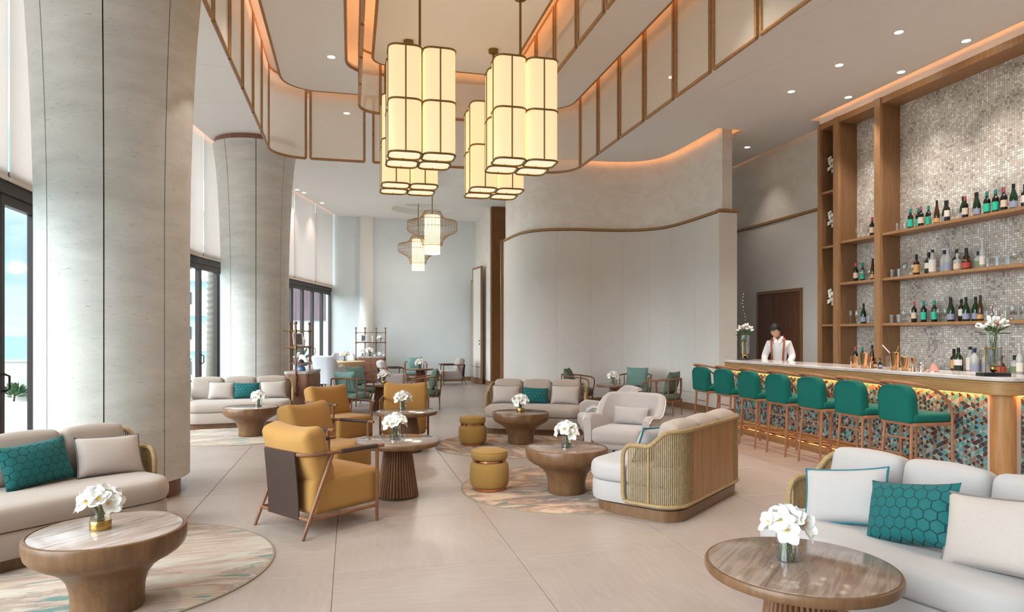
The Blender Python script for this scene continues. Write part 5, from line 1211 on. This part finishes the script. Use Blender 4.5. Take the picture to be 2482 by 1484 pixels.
br = [.11, .10, .12, .105, .052, .05, .045, .038, .034, .03, .045, .038, .034, .03, .085, .06, .042, .03, .085, .06, .042, .03]
body = MB(); mesh_into(body, skin_mesh('body', bv, be, br, 2, .8))
# hands: palm and five fingers each
for s in (1, -1):
    wx = .155 if s > 0 else -.18; pv = [(0, 0, 0), (0, -.045, -.012), (0, -.085, -.02)]; pe = [(0, 1), (1, 2)]; prr = [.024, .032, .026]
    for k, (fx, ln) in enumerate(((-.026, .055), (-.009, .066), (.009, .062), (.026, .048))):
        b0 = len(pv); pv += [(fx, -.1, -.022), (fx * 1.1, -.1 - ln * .5, -.032), (fx * 1.1, -.1 - ln * .85, -.055)]; pe += [(2, b0), (b0, b0 + 1), (b0 + 1, b0 + 2)]; prr += [.0095, .0085, .0075]
    b0 = len(pv); pv += [(-s * .038, -.05, -.02), (-s * .05, -.085, -.035)]; pe += [(1, b0), (b0, b0 + 1)]; prr += [.011, .009]
    mesh_into(body, skin_mesh('hand', pv, pe, prr, 1), T(wx, -.275, .995) @ RZ(s * .25))
# head: shaped ellipsoid with brow, nose, lips, chin
HM = T(-.045, -.085, 1.575) @ RZ(-.42) @ RX(radians(24)) @ RY(radians(-7))
hv = []; hf = []; nu, nv = 28, 22
for i in range(nv + 1):
    th = pi * i / nv
    for j in range(nu):
        a = 2 * pi * j / nu; X = sin(th) * sin(a); Y = -sin(th) * cos(a); Z = cos(th)
        x, y, z = .074 * X, .094 * Y, .115 * Z
        if Z < 0: x *= 1 - .30 * (-Z) ** 1.5; y = y * (1 - .22 * (-Z)) if Y > 0 else y * (1 - .06 * -Z)
        fr = max(0, -Y)
        g = lambda cx, cz, sx_, sz_: math.exp(-((X - cx) / sx_) ** 2 - ((Z - cz) / sz_) ** 2) * fr
        y -= .020 * g(0, -.16, .15, .17) + .010 * g(0, -.28, .2, .09) + .007 * g(0, .16, .6, .08) + .007 * g(0, -.52, .32, .07) + .008 * g(0, -.8, .4, .16)
        y += .010 * g(.36, .03, .2, .1) + .010 * g(-.36, .03, .2, .1)
        hv.append((x, y, z))
for i in range(nv):
    for j in range(nu): q = i * nu + j; r = i * nu + (j + 1) % nu; hf.append((q, r, r + nu, q + nu))
body.add(hv, hf, HM)
for s in (1, -1): body.add(*lathe([(.002, -.006), (.012, -.004), (.016, .0), (.012, .005), (.003, .007)], 10), HM @ T(s * .072, .012, -.005) @ RY(s * pi / 2) @ Matrix.Diagonal((1.7, 1, 1, 1)))
bo = body.build('body', 'skin', PX, 80)
face_p = MB()
for s in (1, -1):
    face_p.add(*lathe([(.001, -.002), (.012, 0), (.001, .002)], 10), HM @ T(s * .028, -.083, .006) @ RX(pi / 2) @ Matrix.Diagonal((1, .42, 1, 1)))
    face_p.add(*tube([(s * .012, -.0945, .026), (s * .028, -.094, .031), (s * .045, -.083, .026)], [.003, .0035, .002], 5), HM)
face_p.build('eyes_and_brows', 'hair', bo, 60)
MB().add(*tube([(-.02, -.0865, -.057), (0, -.094, -.055), (.02, -.0865, -.057)], [.0025, .0055, .0025], 6), HM).build('mouth', 'lips', bo, 60)
hr = MB(); hv2 = []; hf2 = []; rnd = random.Random(4); nr = 13
for i in range(nr + 1):
    th = pi * .62 * i / nr
    for j in range(nu):
        a = 2 * pi * j / nu; lim = .40 if cos(a) > .35 else (.52 if cos(a) > -.1 else .66); t_ = th / (pi * .62) * pi * lim
        X = sin(t_) * sin(a); Y = -sin(t_) * cos(a); Z = cos(t_); k = 1.1 + .035 * sin(9 * a) * sin(5 * t_) + .03 * rnd.random()
        hv2.append((.077 * X * k, .098 * Y * k + .002, .118 * Z * k + .008 * max(0, -Y) * max(0, Z)))
for i in range(nr):
    for j in range(nu): q = i * nu + j; r = i * nu + (j + 1) % nu; hf2.append((q, r, r + nu, q + nu))
hr.add(hv2, hf2, HM).build('hair', 'hair', PX, 80)
sv = [(0, -.005, .96), (0, -.01, 1.1), (0, -.03, 1.25), (0, -.03, 1.365), (0, -.035, 1.425), (.15, -.03, 1.355), (.218, -.02, 1.14), (.185, -.19, 1.04), (-.15, -.03, 1.355), (-.228, -.02, 1.14), (-.205, -.19, 1.04)]
MB_ = MB(); mesh_into(MB_, skin_mesh('shirt', sv, [(0, 1), (1, 2), (2, 3), (3, 4), (3, 5), (5, 6), (6, 7), (3, 8), (8, 9), (9, 10)], [.135, .13, .15, .142, .105, .074, .06, .05, .074, .06, .05], 2, .8)); sh_ = MB_.build('shirt', 'shirt_cloth', PX, 80)
for s in (1, -1): MB().add([(s * .008, -.165, 1.40), (s * .075, -.13, 1.45), (s * .085, -.06, 1.485), (s * .075, -.02, 1.50), (s * .06, -.115, 1.385)], [(0, 1, 4), (1, 2, 3), (1, 3, 2)]).add([(s * .0, -.168, 1.40), (s * .045, -.172, 1.372), (s * .085, -.10, 1.455), (s * .06, -.08, 1.49)], [(0, 1, 2, 3)]).build('collar', 'shirt_cloth', sh_, 0)
for k in range(4): MB().add(*lathe([(.006, -.002), (.006, .002)], 8), T(0, -.168 + .012 * k, 1.35 - .08 * k) @ RX(pi / 2)).build('button', 'button', sh_)
for s in (1, -1):
    P = spline([(s * .075, -.150, .96), (s * .085, -.162, 1.1), (s * .095, -.178, 1.25), (s * .10, -.146, 1.375), (s * .095, -.06, 1.452), (s * .09, .05, 1.42), (s * .07, .105, 1.25), (s * .05, .11, 1.0)], 5); v = []; f = []
    for i, p in enumerate(P): v += [(p.x - .016, p.y - .008, p.z + .004), (p.x + .016, p.y - .008, p.z + .004)]
    for i in range(len(P) - 1): f.append((2 * i, 2 * i + 1, 2 * i + 3, 2 * i + 2))
    MB().add(v, f).build('suspender', 'suspender', PX, 60)
tv = [(0, 0, .95), (.1, 0, .84), (.112, -.01, .5), (.116, .02, .08), (-.1, 0, .84), (-.112, -.01, .5), (-.116, .02, .08)]
MB_ = MB(); mesh_into(MB_, skin_mesh('trousers', tv, [(0, 1), (1, 2), (2, 3), (0, 4), (4, 5), (5, 6)], [.15, .1, .078, .06, .1, .078, .06], 2, .85)); MB_.build('trousers', 'trousers', PX, 80)

# ================================================================= OUTDOORS
te = MB().add(*box(-14, -3.4, -6, 18.2, -.12, -.03)).add(*box(-3.4, -.75, 15, 30, -.12, -.03)).build('terrace', 'terrace_stone', smooth=0); struct(te, 'sunlit pale terrace outside the glass front')
pp = MB().add(*box(-14, -3.9, 18, 18.25, -.05, .88)).build('parapet', 'concrete', smooth=0); struct(pp, 'low concrete parapet at the edge of the terrace')
for x in (-12.5, -10.8, -9.1, -7.4, -5.7): MB().add(*box(x - .006, x + .006, 17.99, 18.0, 0, .86)).build('joint', 'bldg_grey', pp, 0)
MB().add(*box(-14, -3.9, 17.95, 18.3, .88, .92)).build('coping', 'concrete', pp, 0)
sea = MB().add([(-4000, -500, -6), (60, -500, -6), (60, 4200, -6), (-4000, 4200, -6)], [(0, 1, 2, 3)]).build('sea', 'sea', smooth=0); tag(sea, 'calm pale turquoise sea reaching the horizon', 'sea', kind='stuff')
def shrub(label, x, y, z, n, r, h, seed):
    rnd = random.Random(seed); t = thing('shrub', label, 'shrub', (x, y, z), 0, 'terrace planting'); MB().add(*tube([(0, 0, 0), (.02, 0, h * .6)], .02, 6)).build('stem', 'twig', t)
    lv = MB()
    for k in range(n):
        a = rnd.uniform(0, 6.28); e = rnd.uniform(.1, 1.4); d = Vector((cos(a) * cos(e), sin(a) * cos(e), sin(e))); lv.add(*petal_mesh(.16 * r / .3, .04 * r / .3, .2), T(d.x * r * .5, d.y * r * .5, h * .3 + d.z * h * .5) @ d.to_track_quat('Y', 'Z').to_matrix().to_4x4())
    lv.build('foliage', 'leaf', t, 60)['kind'] = 'stuff'
shrub('low green shrub at the foot of the concrete parapet', -7.55, 17.7, -.03, 60, .38, .3, 1)
shrub('spiky palm-like plant outside the far glass doors', -1.75, 23.6, -.03, 40, .6, 1.3, 2); shrub('small leafy plant outside the far doors', -.7, 24.6, -.03, 40, .4, .7, 3)
ho = thing('hotel_block', 'white hotel building with balconies beyond the terrace', 'building', (-10.2, 42, -3))
MB().add(*box(-3.2, 2.2, 0, 12, 0, 13.5)).build('wall', 'bldg_white', ho, 0)
for k in range(6):
    z = 1.5 + 2.0 * k
    for x in (-2.6, -.9, .8): w_ = MB().add(*box(x - .45, x + .45, -.06, .02, z + .35, z + 1.5)).build('window', 'bldg_dark', ho, 0); MB().add(*box(x - .4, x + .4, -.08, -.06, z + .4, z + 1.45)).build('pane', 'bldg_grey', w_, 0)
    MB().add(*box(-3.3, 2.3, -.9, 0, z + .1, z + .2)).add(*box(-3.3, 2.3, -.9, -.82, z + .2, z + .75)).build('balcony', 'bldg_white', ho, 0)
pt = thing('palm_trunk', 'grey palm trunk seen through the narrow far pane', 'tree', (-4.35, 23.2, -.05)); MB().add(*tube([(0, 0, 0), (.05, 0, 2.5), (.0, 0, 7.5)], [.17, .15, .13], 12)).build('trunk', 'palm_trunk', pt); rg_ = MB()
for k in range(36): rg_.add(*lathe([(.165 - k * .001, .2 * k), (.178 - k * .001, .2 * k + .08)], 12), T(.02, 0, 0))
rg_.build('bark_rings', 'palm_trunk', pt)
av = thing('annex_building', 'building with plum timber upper cladding outside the far doors', 'building', (-2.2, 28, -.1))
MB().add(*box(-2, 4, 0, 3, 0, 2.2)).build('wall', 'bldg_white', av, 0)
for k in range(8): MB().add(*box(-2 + k * .7 + .01, -2 + (k + 1) * .7 - .01, -.12, .1, 2.2, 6.5)).build('plank', 'cladding_plum', av, 0)
MB().add(*box(-2, 4, -2.0, -1.7, 0, .55)).build('planter_wall', 'concrete', av, 0); MB().add(*box(-2, 4, -1.68, -1.3, .5, .7)).build('planter_soil', 'kerb_red', av, 0)
